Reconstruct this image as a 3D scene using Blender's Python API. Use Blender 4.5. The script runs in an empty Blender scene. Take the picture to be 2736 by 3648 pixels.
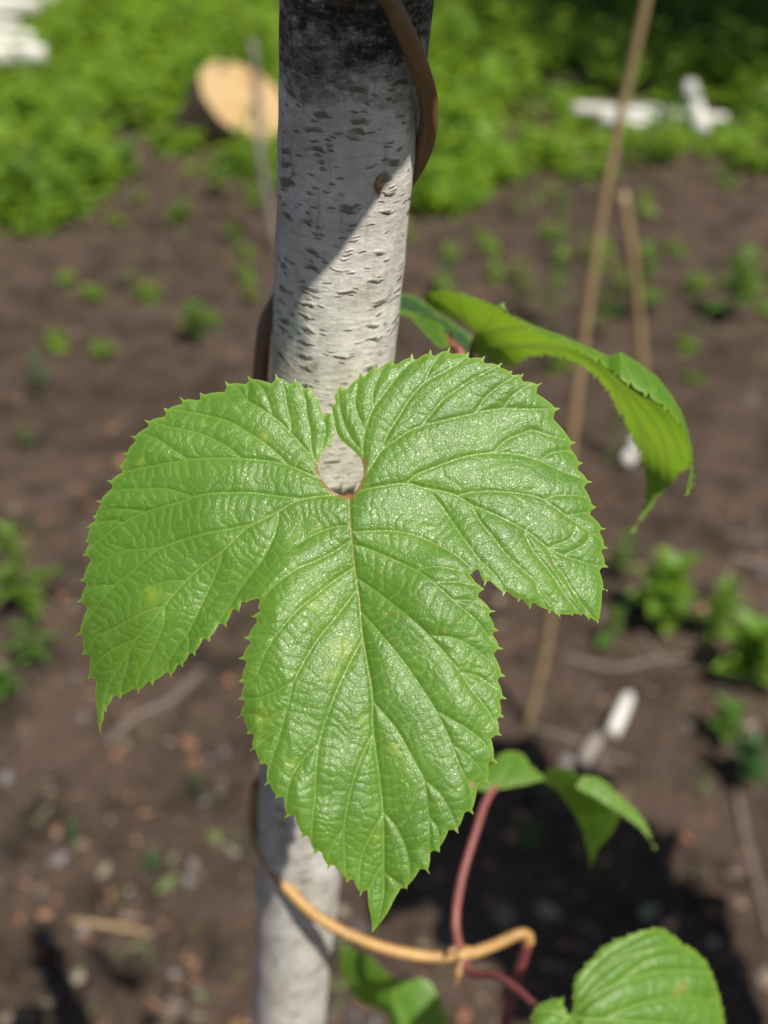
import bpy, bmesh, math, random
import numpy as np
from mathutils import Vector, Matrix, kdtree
from mathutils.geometry import delaunay_2d_cdt
R = math.radians
random.seed(7); rng = np.random.default_rng(7)
scene = bpy.context.scene
C = scene.collection

# ------------------------------------------------------------------ camera, sky, sun, exposure
PITCH = 35.0; CAM_H = 1.5; KG = CAM_H / 1.15; FS = 3739.0           # FS: focal length in photograph pixels (2736 x 3648)
cam = bpy.data.cameras.new('camera'); co = bpy.data.objects.new('camera', cam); C.objects.link(co)
co.location = (0, 0, CAM_H); co.rotation_euler = (R(90 - PITCH), 0, 0)
cam.sensor_fit = 'VERTICAL'; cam.sensor_height = 36; cam.lens = 36 * FS / 3648
cam.clip_start = 0.01; cam.clip_end = 1500
cam.dof.use_dof = True; cam.dof.focus_distance = 0.257; cam.dof.aperture_fstop = cam.lens / 4.7
scene.camera = co

SUN_AZ, SUN_EL = 38.0, 60.0                       # azimuth to the right of straight behind the camera
S = Vector((math.sin(R(SUN_AZ)) * math.cos(R(SUN_EL)), -math.cos(R(SUN_AZ)) * math.cos(R(SUN_EL)), math.sin(R(SUN_EL))))
world = bpy.data.worlds.new('World'); scene.world = world; world.use_nodes = True
wn = world.node_tree.nodes; bg = wn['Background']
sky = wn.new('ShaderNodeTexSky'); sky.sky_type = 'NISHITA'; sky.sun_disc = False
sky.sun_elevation = R(SUN_EL); sky.sun_rotation = math.atan2(S.x, S.y)
world.node_tree.links.new(sky.outputs[0], bg.inputs[0]); bg.inputs[1].default_value = 0.052
sun = bpy.data.lights.new('sun', 'SUN'); so = bpy.data.objects.new('sun', sun); C.objects.link(so)
sun.energy = 5.0; sun.angle = R(0.53); sun.color = (1.0, 0.95, 0.86)
so.rotation_euler = S.to_track_quat('Z', 'Y').to_euler(); so.location = (2, -2, 6)
vs = scene.view_settings
vs.view_transform = 'Standard'; vs.look = 'None'; vs.exposure = 0.40; vs.gamma = 1.0; vs.use_curve_mapping = False

# ------------------------------------------------------------------ pixels to places
CP, SP = math.cos(R(PITCH)), math.sin(R(PITCH))
def PS(x, y, z):                                  # photograph pixel + depth along the view axis -> world
    cx = (x - 1368) / FS * z; cu = -(y - 1824) / FS * z
    return Vector((cx, cu * SP + z * CP, CAM_H + cu * CP - z * SP))
DS = 2736 / 1659
def PD(x, y, z): return PS(x * DS, y * DS, z)     # the same in 1659-wide pixels
def ray(x, y): return (PD(x, y, 1.0) - Vector((0, 0, CAM_H))).normalized()
def GD(x, y, h=0.0):                              # pixel -> point on the ground
    r = ray(x, y); t = (h - CAM_H) / r.z
    return Vector((0, 0, CAM_H)) + r * t
def top_height(base, yD):                         # height of a vertical thing at base whose top shows at row yD
    a = R(PITCH) + math.atan((yD * DS - 1824) / FS)
    return CAM_H - base.y * math.tan(a)

# ------------------------------------------------------------------ small builders
def tag(o, label=None, cat=None, group=None, kind=None):
    if label: o['label'] = label
    if cat: o['category'] = cat
    if group: o['group'] = group
    if kind: o['kind'] = kind
    return o
def empty(name, loc, label=None, cat=None, group=None):
    o = bpy.data.objects.new(name, None); C.objects.link(o); o.location = loc; o.empty_display_size = .02
    return tag(o, label, cat, group)
def mesh_np(name, V, F, attrs=None):
    V = np.asarray(V, np.float32); F = np.asarray(F, np.int32)
    me = bpy.data.meshes.new(name)
    me.vertices.add(len(V)); me.vertices.foreach_set('co', V.ravel())
    k = F.shape[1]
    me.loops.add(F.size); me.loops.foreach_set('vertex_index', F.ravel())
    me.polygons.add(len(F)); me.polygons.foreach_set('loop_start', np.arange(0, F.size, k, dtype=np.int32))
    me.polygons.foreach_set('use_smooth', np.ones(len(F), bool))
    me.update(calc_edges=True); me.validate()
    for n, a in (attrs or {}).items():
        at = me.attributes.new(n, 'FLOAT', 'POINT'); at.data.foreach_set('value', np.asarray(a, np.float32))
    return me
def link(name, me, mats, parent=None):
    o = bpy.data.objects.new(name, me); C.objects.link(o)
    for m in (mats if isinstance(mats, (list, tuple)) else [mats]):
        if m.name not in me.materials: me.materials.append(m)
    if parent: o.parent = parent
    return o
def origin_of(p):
    v = Vector((0, 0, 0))
    while p is not None:
        v += p.location; p = p.parent
    return v
def catmull(pts, n=8):
    P = [np.array(p, float) for p in pts]; P = [2 * P[0] - P[1]] + P + [2 * P[-1] - P[-2]]
    out = []
    for i in range(1, len(P) - 2):
        for k in range(n):
            t = k / n
            out.append(.5 * ((2 * P[i]) + (-P[i-1] + P[i+1]) * t + (2*P[i-1] - 5*P[i] + 4*P[i+1] - P[i+2]) * t*t + (-P[i-1] + 3*P[i] - 3*P[i+1] + P[i+2]) * t**3))
    out.append(P[-2]); return np.array(out)
def tube_arrays(pts, rad, seg=12, wob=0.0):
    pts = np.array(pts, float); n = len(pts); rad = np.interp(np.linspace(0, 1, n), np.linspace(0, 1, len(rad)), rad)
    T = np.gradient(pts, axis=0); T /= np.linalg.norm(T, axis=1)[:, None] + 1e-12
    up = np.array([.13, .21, .97]); V = []; prev = np.cross(T[0], up); prev /= np.linalg.norm(prev)
    for i in range(n):
        u = prev - T[i] * prev.dot(T[i]); u /= np.linalg.norm(u); prev = u; w = np.cross(T[i], u)
        for k in range(seg):
            a = 2 * math.pi * k / seg
            r = rad[i] * (1 + wob * math.sin(3 * a + i * .35) + wob * random.uniform(-.5, .5))
            V.append(pts[i] + r * (math.cos(a) * u + math.sin(a) * w))
    F = [(i*seg+k, i*seg+(k+1) % seg, (i+1)*seg+(k+1) % seg, (i+1)*seg+k) for i in range(n-1) for k in range(seg)]
    c0, c1 = len(V), len(V) + 1; V += [pts[0], pts[-1]]
    F += [(c0, (k+1) % seg, k, c0) for k in range(seg)] + [(c1, (n-1)*seg+k, (n-1)*seg+(k+1) % seg, c1) for k in range(seg)]
    return np.array(V), F
def tube(name, pts, rad, mat, parent=None, seg=12, wob=0.0, smooth=8, loc=None):
    P = catmull(pts, smooth) if smooth else np.array(pts)
    V, F = tube_arrays(P, rad, seg, wob)
    o0 = np.array(origin_of(parent)) if parent else np.array(loc if loc is not None else (0, 0, 0))
    me = bpy.data.meshes.new(name)
    me.from_pydata([tuple(v) for v in V - o0], [], [f if f[3] != f[0] else f[:3] for f in F]); me.update()
    me.polygons.foreach_set('use_smooth', np.ones(len(me.polygons), bool))
    o = link(name, me, mat, parent)
    if not parent: o.location = o0
    return o

# ------------------------------------------------------------------ materials
class NT:
    def __init__(s, name):
        s.m = bpy.data.materials.new(name); s.m.use_nodes = True; s.t = s.m.node_tree
        s.b = s.t.nodes['Principled BSDF']; s.o = s.t.nodes['Material Output']
    def n(s, typ, ins=None, **kw):
        nd = s.t.nodes.new('ShaderNode' + typ)
        for k, v in kw.items(): setattr(nd, k, v)
        for k, v in (ins or {}).items(): s.set(nd, k, v)
        return nd
    def set(s, nd, k, v):
        i = nd.inputs[k]
        if isinstance(v, bpy.types.Node): v = v.outputs[0]
        if isinstance(v, bpy.types.NodeSocket): s.t.links.new(v, i)
        else: i.default_value = v
    def p(s, **kw):
        for k, v in kw.items(): s.set(s.b, k.replace('_', ' '), v)
    def math(s, op, a, b=0.0, clamp=False):
        return s.n('Math', {0: a, 1: b}, operation=op, use_clamp=clamp)
    def mix(s, f, a, b):
        nd = s.n('Mix', data_type='RGBA'); s.set(nd, 0, f); s.set(nd, 6, a); s.set(nd, 7, b); return nd.outputs[2]
    def mr(s, v, a, b, c=0., d=1.):
        return s.n('MapRange', {0: v, 1: a, 2: b, 3: c, 4: d}, clamp=True)
    def attr(s, name): return s.n('Attribute', attribute_name=name).outputs['Fac']
    def obj(s): return s.n('TexCoord').outputs['Object']
    def noise(s, vec, sc, det=4., rough=.55):
        return s.n('TexNoise', {'Vector': vec, 'Scale': sc, 'Detail': det, 'Roughness': rough}).outputs['Fac']
    def bump(s, h, strength, dist, normal=None):
        nd = s.n('Bump', {'Height': h, 'Strength': strength, 'Distance': dist})
        if normal is not None: s.set(nd, 'Normal', normal)
        return nd.outputs[0]
    def translucent(s, col, fac, normal=None):
        tr = s.n('BsdfTranslucent', {'Color': col})
        if normal is not None: s.set(tr, 'Normal', normal)
        mx = s.n('MixShader', {0: fac, 1: s.b.outputs[0], 2: tr})
        s.t.links.new(mx.outputs[0], s.o.inputs[0])
def c4(r, g, b): return (r, g, b, 1.)

def hop_leaf_mat(name, green, green2, rough=.36, trans=(.30, .48, .03), tfac=.30, fine=1.0, spec=.5):
    m = NT(name); ob = m.obj()
    big = m.noise(ob, 55., 4.); mid = m.noise(ob, 420., 3.)
    base = m.mix(m.mr(big, .35, .68), c4(*green), c4(*green2))
    base = m.mix(m.math('MULTIPLY', m.mr(mid, .45, .75), .35), base, c4(green[0]*1.35, green[1]*1.2, green[2]*1.1))
    base = m.mix(m.math('MULTIPLY', m.attr('vein'), .80), base, c4(.230, .350, .060))
    base = m.mix(m.math('MULTIPLY', m.attr('rung'), .60), base, c4(.190, .330, .045))
    base = m.mix(m.math('MULTIPLY', m.attr('edge'), .75), base, c4(.260, .400, .050))
    base = m.mix(m.math('MULTIPLY', m.attr('yellow'), .62), base, c4(.300, .400, .030))
    base = m.mix(m.math('MULTIPLY', m.attr('brown'), .80), base, c4(.300, .210, .070))
    base = m.mix(m.attr('red'), base, c4(.300, .090, .050))
    v1 = m.n('TexVoronoi', {'Vector': ob, 'Scale': 1150.}, feature='DISTANCE_TO_EDGE').outputs['Distance']
    v2 = m.n('TexVoronoi', {'Vector': ob, 'Scale': 2900.}, feature='F1').outputs['Distance']
    h = m.math('ADD', m.mr(v1, 0., .22, 0., 1.), m.math('MULTIPLY', v2, -.15))
    h = m.math('ADD', h, m.math('MULTIPLY', mid, .25))
    nb = m.bump(h, .26 * fine, .00018)
    # the net of fine veins is a little paler than the cells
    base = m.mix(m.math('MULTIPLY', m.mr(v1, 0., .10, 1., 0.), .14), base, c4(.13, .25, .045))
    m.p(Base_Color=base, Roughness=m.mr(m.noise(ob, 900., 2.), .3, .7, rough - .07, rough + .10), Normal=nb)
    m.b.inputs['Specular IOR Level'].default_value = spec
    tc = m.mix(m.math('MULTIPLY', m.attr('vein'), .75), c4(*trans), c4(.22, .26, .05))
    tc = m.mix(m.math('MULTIPLY', m.mr(big, .3, .7), .45), tc, c4(trans[0]*.55, trans[1]*.68, trans[2]))
    m.translucent(tc, tfac, nb)
    return m.m
M = {}
M['leaf'] = hop_leaf_mat('hop_leaf_green', (.076, .190, .017), (.116, .250, .024), rough=.42, spec=.62)
M['leaf_bright'] = hop_leaf_mat('hop_leaf_bright', (.085, .225, .022), (.110, .260, .028), rough=.45, trans=(.40, .66, .03), tfac=.48, fine=.6)
M['leaf_shaded'] = hop_leaf_mat('hop_leaf_shaded', (.020, .085, .045), (.028, .105, .055), rough=.5, trans=(.1, .25, .06), tfac=.15, fine=.4)  # dark bluish copy of the leaf green for a shaded leaf, shade in the colour

def stem_mat(name, c1, c2, c3, sc=60., rough=.5):
    m = NT(name); ob = m.obj()
    w = m.noise(ob, sc, 5., .6); f = m.noise(ob, sc * 12, 3.)
    base = m.mix(m.mr(w, .35, .65), c4(*c1), c4(*c2)); base = m.mix(m.mr(f, .55, .75), base, c4(*c3))
    m.p(Base_Color=base, Roughness=rough, Normal=m.bump(f, .35, .0004)); return m.m
M['bine'] = stem_mat('bine_tan', (.44, .25, .075), (.30, .16, .055), (.50, .36, .13))
M['bine_shade'] = stem_mat('bine_tan_shaded', (.20, .105, .045), (.15, .085, .035), (.26, .15, .06))  # darker copy of the tan stem, shade put into the colour
M['petiole'] = stem_mat('petiole_pink', (.25, .062, .058), (.18, .055, .05), (.33, .13, .09))
M['petiole_dark'] = stem_mat('petiole_red', (.20, .045, .05), (.15, .045, .045), (.27, .10, .08))
M['stipule'] = stem_mat('stipule_dry', (.32, .18, .07), (.22, .11, .05), (.40, .26, .12))
M['straw'] = stem_mat('dry_straw', (.33, .235, .12), (.25, .17, .085), (.42, .32, .18), 25.)
M['twig_grey'] = stem_mat('twig_grey', (.27, .235, .20), (.18, .15, .13), (.36, .32, .28), 40., .8)
M['twig_white'] = stem_mat('birch_white', (.66, .64, .60), (.52, .50, .46), (.30, .27, .24), 25., .7)
M['log_bark'] = stem_mat('log_bark', (.085, .055, .035), (.05, .033, .022), (.13, .09, .06), 30., .9)
M['knot'] = stem_mat('knot_tan', (.42, .24, .09), (.20, .11, .05), (.50, .33, .15), 300., .8)

def wood_face():
    m = NT('cut_wood'); ob = m.obj()
    ln = m.n('VectorMath', {0: ob}, operation='LENGTH').outputs['Value']
    rings = m.math('SINE', m.math('MULTIPLY', m.math('ADD', ln, m.math('MULTIPLY', m.noise(ob, 9., 3.), .02)), 420.))
    base = m.mix(m.mr(rings, -1, 1), c4(.38, .255, .115), c4(.46, .33, .17))
    base = m.mix(m.mr(m.noise(ob, 7., 4.), .45, .7), base, c4(.40, .24, .09))
    m.p(Base_Color=base, Roughness=.8); return m.m
M['cut_wood'] = wood_face()

def weed_mat(name, a, b, trans, tf=.38):
    m = NT(name); ob = m.obj()
    rnd = m.n('ObjectInfo').outputs['Random']
    base = m.mix(m.mr(m.noise(ob, 14., 2.), .35, .65), c4(*a), c4(*b))
    base = m.mix(m.math('MULTIPLY', rnd, .4), base, c4(a[0] * 1.6, a[1] * 1.25, a[2]))
    base = m.mix(m.math('MULTIPLY', m.mr(m.noise(ob, 2.6, 4., .65), .42, .62), .7), base, c4(a[0] * .42, a[1] * .52, a[2] * .7))  # dark blotches put the shadows between leaves into the green
    m.p(Base_Color=base, Roughness=.5); m.translucent(c4(*trans), tf); return m.m
M['weed'] = weed_mat('weed_green', (.065, .170, .022), (.110, .225, .028), (.30, .46, .04))
M['weed_bright'] = weed_mat('weed_bright', (.120, .255, .020), (.170, .300, .030), (.40, .55, .04))
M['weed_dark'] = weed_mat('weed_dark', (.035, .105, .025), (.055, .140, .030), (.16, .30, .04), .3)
M['under'] = weed_mat('undergrowth_green', (.115, .235, .018), (.200, .330, .030), (.48, .66, .05), .45)
M['wood_leaf'] = weed_mat('woodland_green', (.020, .060, .015), (.035, .085, .020), (.06, .13, .02), .2)
M['tree_bark'] = stem_mat('tree_bark', (.07, .055, .04), (.045, .035, .028), (.11, .09, .07), 8., .9)

def soil():
    m = NT('soil'); ob = m.obj()
    big = m.noise(ob, 1.7, 5., .6); mid = m.noise(ob, 7., 6., .68); fine = m.noise(ob, 85., 5., .7)
    base = m.mix(m.mr(big, .35, .65), c4(.060, .041, .030), c4(.105, .073, .053))
    base = m.mix(m.mr(mid, .46, .62), base, c4(.026, .019, .014))
    base = m.mix(m.math('MULTIPLY', m.mr(fine, .50, .72), .8), base, c4(.19, .135, .10))
    h = m.math('ADD', m.math('MULTIPLY', mid, 1.), m.math('MULTIPLY', fine, .45))
    m.p(Base_Color=base, Roughness=.95, Normal=m.bump(h, .9, .03)); m.b.inputs['Specular IOR Level'].default_value = .15
    return m.m
M['soil'] = soil()
def litter_mat():
    m = NT('litter'); a = m.attr('tone')
    r = m.n('ValToRGB', {0: a}); e = r.color_ramp.elements; r.color_ramp.interpolation = 'CONSTANT'
    cols = [(.11, .072, .05), (.17, .11, .075), (.26, .115, .055), (.07, .047, .035), (.20, .155, .11), (.28, .15, .085), (.16, .15, .15), (.085, .125, .03), (.24, .205, .14)]
    e[0].position = 0; e[0].color = c4(*cols[0]); e[1].position = 1 / 9; e[1].color = c4(*cols[1])
    for i in range(2, 9): x = e.new(i / 9); x.color = c4(*cols[i])
    m.p(Base_Color=r.outputs[0], Roughness=.7); return m.m
M['litter'] = litter_mat()

# ------------------------------------------------------------------ the ground: one sheet to the horizon
def vnoise(x, y, seed, sc):
    g = np.random.default_rng(seed).uniform(-1, 1, (64, 64)); x = x * sc; y = y * sc
    xi = np.floor(x).astype(int); yi = np.floor(y).astype(int); fx = x - xi; fy = y - yi
    fx = fx*fx*(3-2*fx); fy = fy*fy*(3-2*fy)
    G = lambda a, b: g[a % 64, b % 64]
    return (G(xi, yi)*(1-fx)+G(xi+1, yi)*fx)*(1-fy) + (G(xi, yi+1)*(1-fx)+G(xi+1, yi+1)*fx)*fy
def ground_h(x, y):
    d = np.hypot(x, y - 1.5)
    f = np.clip(1 - d / 9, 0, 1)
    return f * (.018*vnoise(x, y, 1, 2.1) + .010*vnoise(x, y, 2, 6.3) + .006*vnoise(x, y, 3, 17.) - .004)
n = 330; u = np.linspace(-1, 1, n); ax = .30 * np.sinh(7.3 * u)
X, Y = np.meshgrid(ax, ax + 1.4); Z = ground_h(X, Y)
idx = np.arange(n * n).reshape(n, n)
F = np.stack([idx[:-1, :-1], idx[:-1, 1:], idx[1:, 1:], idx[1:, :-1]], -1).reshape(-1, 4)
g = link('ground', mesh_np('ground', np.stack([X, Y, Z], -1).reshape(-1, 3), F), M['soil']); tag(g, kind='structure')
def gz(x, y): return float(ground_h(np.array([x]), np.array([y]))[0])

# ------------------------------------------------------------------ the birch pole
POLE_R = .018
def pole_z(yD): return 2 * POLE_R * (FS / DS) / (318.8 - .0737 * yD)
def pole_axis(yD): return PD(770.5 - .066 * yD, yD, pole_z(yD))
pa, pb = pole_axis(2140), pole_axis(40)
PDIR = (pb - pa).normalized(); t0 = (0 - pa.z) / PDIR.z; PBASE = pa + PDIR * (t0 - .03)
def pole_local(yD): return (pole_axis(yD) - PBASE).dot(PDIR)
def pole_hit(xD, yD):                             # where the sight line meets the pole's near side
    o = Vector((0, 0, CAM_H)); r = ray(xD, yD); w = o - PBASE
    a = r - PDIR * r.dot(PDIR); b = w - PDIR * w.dot(PDIR)
    A, B, Cc = a.dot(a), 2*a.dot(b), b.dot(b) - POLE_R**2; D = max(B*B - 4*A*Cc, 0)
    return o + r * ((-B - math.sqrt(D)) / (2*A))
def birch_bark():
    m = NT('birch_bark'); ob = m.obj(); sx = m.n('SeparateXYZ', {0: ob})
    th = m.math('ARCTAN2', sx.outputs[0], m.math('MULTIPLY', sx.outputs[1], -1.))
    cyl = m.n('CombineXYZ', {0: m.math('MULTIPLY', th, POLE_R), 1: sx.outputs[2], 2: 0.})
    def sc(x, y): return m.n('VectorMath', {0: cyl, 1: (x, y, 1.)}, operation='MULTIPLY')
    warp = m.noise(sc(90., 90.), 1., 3.)
    wv = m.n('VectorMath', {0: sc(100., 360.), 1: m.n('CombineXYZ', {0: m.math('MULTIPLY', warp, .8), 1: m.math('MULTIPLY', warp, 2.6), 2: 0.})}, operation='ADD')
    vo = m.n('TexVoronoi', {'Vector': wv, 'Scale': 1., 'Randomness': 1.}, feature='F1', voronoi_dimensions='2D')
    pick = m.n('SeparateColor', {0: vo.outputs['Color']}).outputs[0]
    rag = m.noise(sc(700., 1500.), 1., 3.)
    lent = m.math('MULTIPLY', m.mr(m.math('ADD', vo.outputs['Distance'], m.math('MULTIPLY', rag, .22)), .22, .42, 1., 0.), m.mr(pick, .66, .76))
    vb = m.n('TexVoronoi', {'Vector': m.n('VectorMath', {0: sc(300., 900.), 1: m.n('CombineXYZ', {0: m.math('MULTIPLY', warp, 1.5), 1: m.math('MULTIPLY', warp, 5.), 2: 3.})}, operation='ADD'), 'Scale': 1.}, feature='F1', voronoi_dimensions='2D')
    pk2 = m.n('SeparateColor', {0: vb.outputs['Color']}).outputs[1]
    lent2 = m.math('MULTIPLY', m.mr(vb.outputs['Distance'], .15, .38, 1., 0.), m.mr(pk2, .76, .86))
    lent = m.math('MAXIMUM', lent, m.math('MULTIPLY', lent2, .75))
    fine = m.noise(sc(260., 620.), 1., 4., .6); blot = m.noise(sc(45., 60.), 1., 5., .65); vert = m.noise(sc(420., 60.), 1., 4., .6)
    # base white with greyish and pinkish blotches
    base = m.mix(m.mr(blot, .38, .66), c4(.47, .44, .38), c4(.72, .69, .63))
    base = m.mix(m.math('MULTIPLY', m.mr(fine, .50, .68), .60), base, c4(.36, .345, .31))
    base = m.mix(m.math('MULTIPLY', m.mr(vert, .56, .68), .45), base, c4(.27, .25, .22))
    base = m.mix(m.math('MULTIPLY', lent, .80), base, c4(.115, .100, .080))
    # dark scarred collar high on the pole, with an uneven lower rim
    rim = m.math('ADD', sx.outputs[2], m.math('MULTIPLY', m.math('SUBTRACT', m.noise(sc(55., 75.), 1., 5., .7), .5), .060))
    collar = m.mr(rim, pole_local(215), pole_local(60))
    crack = m.noise(sc(330., 520.), 1., 7., .72); crack2 = m.noise(sc(900., 240.), 1., 4., .6)
    plate = m.mix(m.mr(m.math('ADD', m.math('MULTIPLY', crack, .7), m.math('MULTIPLY', crack2, .3)), .42, .60), c4(.018, .015, .012), c4(.150, .128, .104))
    base = m.mix(m.math('MULTIPLY', collar, m.mr(m.noise(sc(120., 160.), 1., 4., .7), .30, .52)), base, plate)
    low = m.mr(sx.outputs[2], pole_local(1900), pole_local(1700), 0., 1.)
    h = m.math('ADD', m.math('MULTIPLY', lent, 1.0), m.math('MULTIPLY', fine, .35))
    h = m.math('ADD', h, m.math('MULTIPLY', blot, .8))
    h = m.math('SUBTRACT', h, m.math('MULTIPLY', collar, m.mr(crack, .40, .56, 1., 0.)))
    m.p(Base_Color=base, Roughness=.62, Normal=m.bump(h, .8, .0010)); m.b.inputs['Specular IOR Level'].default_value = .35
    return m.m
M['birch'] = birch_bark()
nz, na = 440, 96; Lp = 1.56
zz = np.linspace(0, Lp, nz); aa = np.linspace(0, 2*math.pi, na, endpoint=False)
ZZ, AA = np.meshgrid(zz, aa, indexing='ij')
rr = POLE_R * (1 + .018*vnoise(AA*4/ (2*math.pi)*16/4, ZZ, 5, 1.) + .016*vnoise(np.cos(AA)*2+5, ZZ*22+np.sin(AA)*2, 6, 1.) + .010*vnoise(np.cos(AA)*6+9, ZZ*160+np.sin(AA)*6, 8, 1.))
rr *= 1 + .035*np.exp(-((ZZ - pole_local(20))/.035)**2)
V = np.stack([rr*np.cos(AA), rr*np.sin(AA), ZZ], -1).reshape(-1, 3)
idx = np.arange(nz*na).reshape(nz, na); nx = np.roll(idx, -1, 1)
F = np.stack([idx[:-1], nx[:-1], nx[1:], idx[1:]], -1).reshape(-1, 4)
pole = link('birch_pole', mesh_np('birch_pole', V, F), M['birch'])
pole.location = PBASE; pole.rotation_euler = PDIR.to_track_quat('Z', 'Y').to_euler()
tag(pole, 'upright birch pole with white bark and dark lenticels, wound by the hop vine', 'pole')
bpy.context.view_layer.update(); PINV = pole.matrix_world.inverted()
def lump(name, c, r, mat, parent, squash=(1, 1, 1), seed=0, inv=None):
    bm = bmesh.new(); bmesh.ops.create_icosphere(bm, subdivisions=3, radius=1.)
    rs = random.Random(seed); ph = [rs.uniform(0, 6) for _ in range(6)]
    for v in bm.verts:
        k = 1 + .16*math.sin(3*v.co.x + ph[0]) * math.sin(4*v.co.y + ph[1]) + .12*math.sin(7*v.co.z + ph[2])
        v.co = Vector((v.co.x*squash[0], v.co.y*squash[1], v.co.z*squash[2])) * r * k
    me = bpy.data.meshes.new(name); bm.to_mesh(me); bm.free(); me.polygons.foreach_set('use_smooth', np.ones(len(me.polygons), bool))
    o = link(name, me, mat, parent); o.location = (inv @ Vector(c)) if inv else Vector(c) - origin_of(parent); return o
lump('knot', pole_hit(818, 398), .0015, M['knot'], pole, (.9, .8, 1.5), 3, PINV)
lump('twig_stub', pole_hit(737, 0), .0026, M['log_bark'], pole, (1.2, 1.2, .6), 5, PINV)

# ------------------------------------------------------------------ traced leaf machinery (all traces in photograph pixels)
ZOOM = {'a': (260, 1300, 2.37), 'b': (260, 1950, 2.37), 'c': (700, 1300, 2.37), 'd': (1200, 1200, 2.37), 'e': (1500, 1550, 2.37),
        'g': (830, 1850, 1.659), 'h': (830, 2500, 1.659), 'q': (1100, 1200, 1.4745), 'k': (1350, 950, 1.3825),
        'm': (800, 2600, .857), 'n': (1700, 1800, 1.6014), 'D': (0, 0, 1 / DS)}
def tr(*items):                                   # 'c', (x,y), (x,y), 'g', ... -> photograph pixels
    out = []; z = None
    for i in items:
        if isinstance(i, str): z = ZOOM[i]
        else: out.append((z[0] + i[0] / z[2], z[1] + i[1] / z[2]))
    return np.array(out, float)
def tooth_run(tips, fwd=True, depth=.37, cap=40., spine=13.):
    """serrate margin through the tips; interior lies to the visual left of travel"""
    out = []
    for T0, T1 in zip(tips[:-1], tips[1:]):
        d = T1 - T0; L = np.linalg.norm(d); d = d / L; nrm = np.array([d[1], -d[0]])
        A, B, s = (T0, T1, d) if fwd else (T1, T0, -d)
        k = min(depth * L, cap); sp = min(spine * 1.9, .34 * L)
        notch = A + s * .17 * L + nrm * k
        after = A + s * sp * .10 + nrm * (sp * .95)
        S0 = B - s * sp * .55 + nrm * sp * .62
        ctl = notch + s * .42 * L - nrm * .55 * k
        fl = [(1-t)**2 * notch + 2*t*(1-t) * ctl + t*t * S0 for t in np.linspace(0, 1, 9)]
        seq = [A, after] + fl + [B]
        out += seq[:-1] if fwd else seq[::-1][:-1]
    out.append(tips[-1]); return out
def resample(P, step):
    P = np.array(P); out = []
    for a, b in zip(P, np.roll(P, -1, 0)):
        m_ = max(1, int(np.linalg.norm(b - a) / step))
        out += [a + (b - a) * i / m_ for i in range(m_)]
    return np.array(out)
def inside(poly, Q):
    r = np.zeros(len(Q), bool); x, y = Q[:, 0], Q[:, 1]
    for (x0, y0), (x1, y1) in zip(poly, np.roll(poly, -1, 0)):
        if y0 == y1: continue
        c = ((y0 > y) != (y1 > y)) & (x < (x1 - x0) * (y - y0) / (y1 - y0) + x0); r ^= c
    return r
def nearest_vein(Q, veins):
    n_ = len(Q); best = np.full(n_, 1e9); vid = np.zeros(n_, int); arc = np.zeros(n_); side = np.zeros(n_); wid = np.zeros(n_)
    for i, (P, w) in enumerate(veins):
        P = catmull(P, 4) if len(P) > 2 else P; s0 = 0.; LT = np.linalg.norm(np.diff(P, axis=0), axis=1).sum()
        for a, b in zip(P[:-1], P[1:]):
            d = b - a; L = np.linalg.norm(d) + 1e-9; d = d / L
            rx, ry = Q[:, 0] - a[0], Q[:, 1] - a[1]
            t = np.clip(rx*d[0] + ry*d[1], 0, L); ex, ey = rx - t*d[0], ry - t*d[1]; dd = np.hypot(ex, ey)
            mk = dd < best
            best[mk] = dd[mk]; vid[mk] = i; arc[mk] = s0 + t[mk]; side[mk] = np.sign(d[0]*ey - d[1]*ex)[mk]
            wid[mk] = (w * (1 - .55 * (s0 + t) / LT))[mk]; s0 += L
    return best, vid, arc, side, wid
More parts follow.
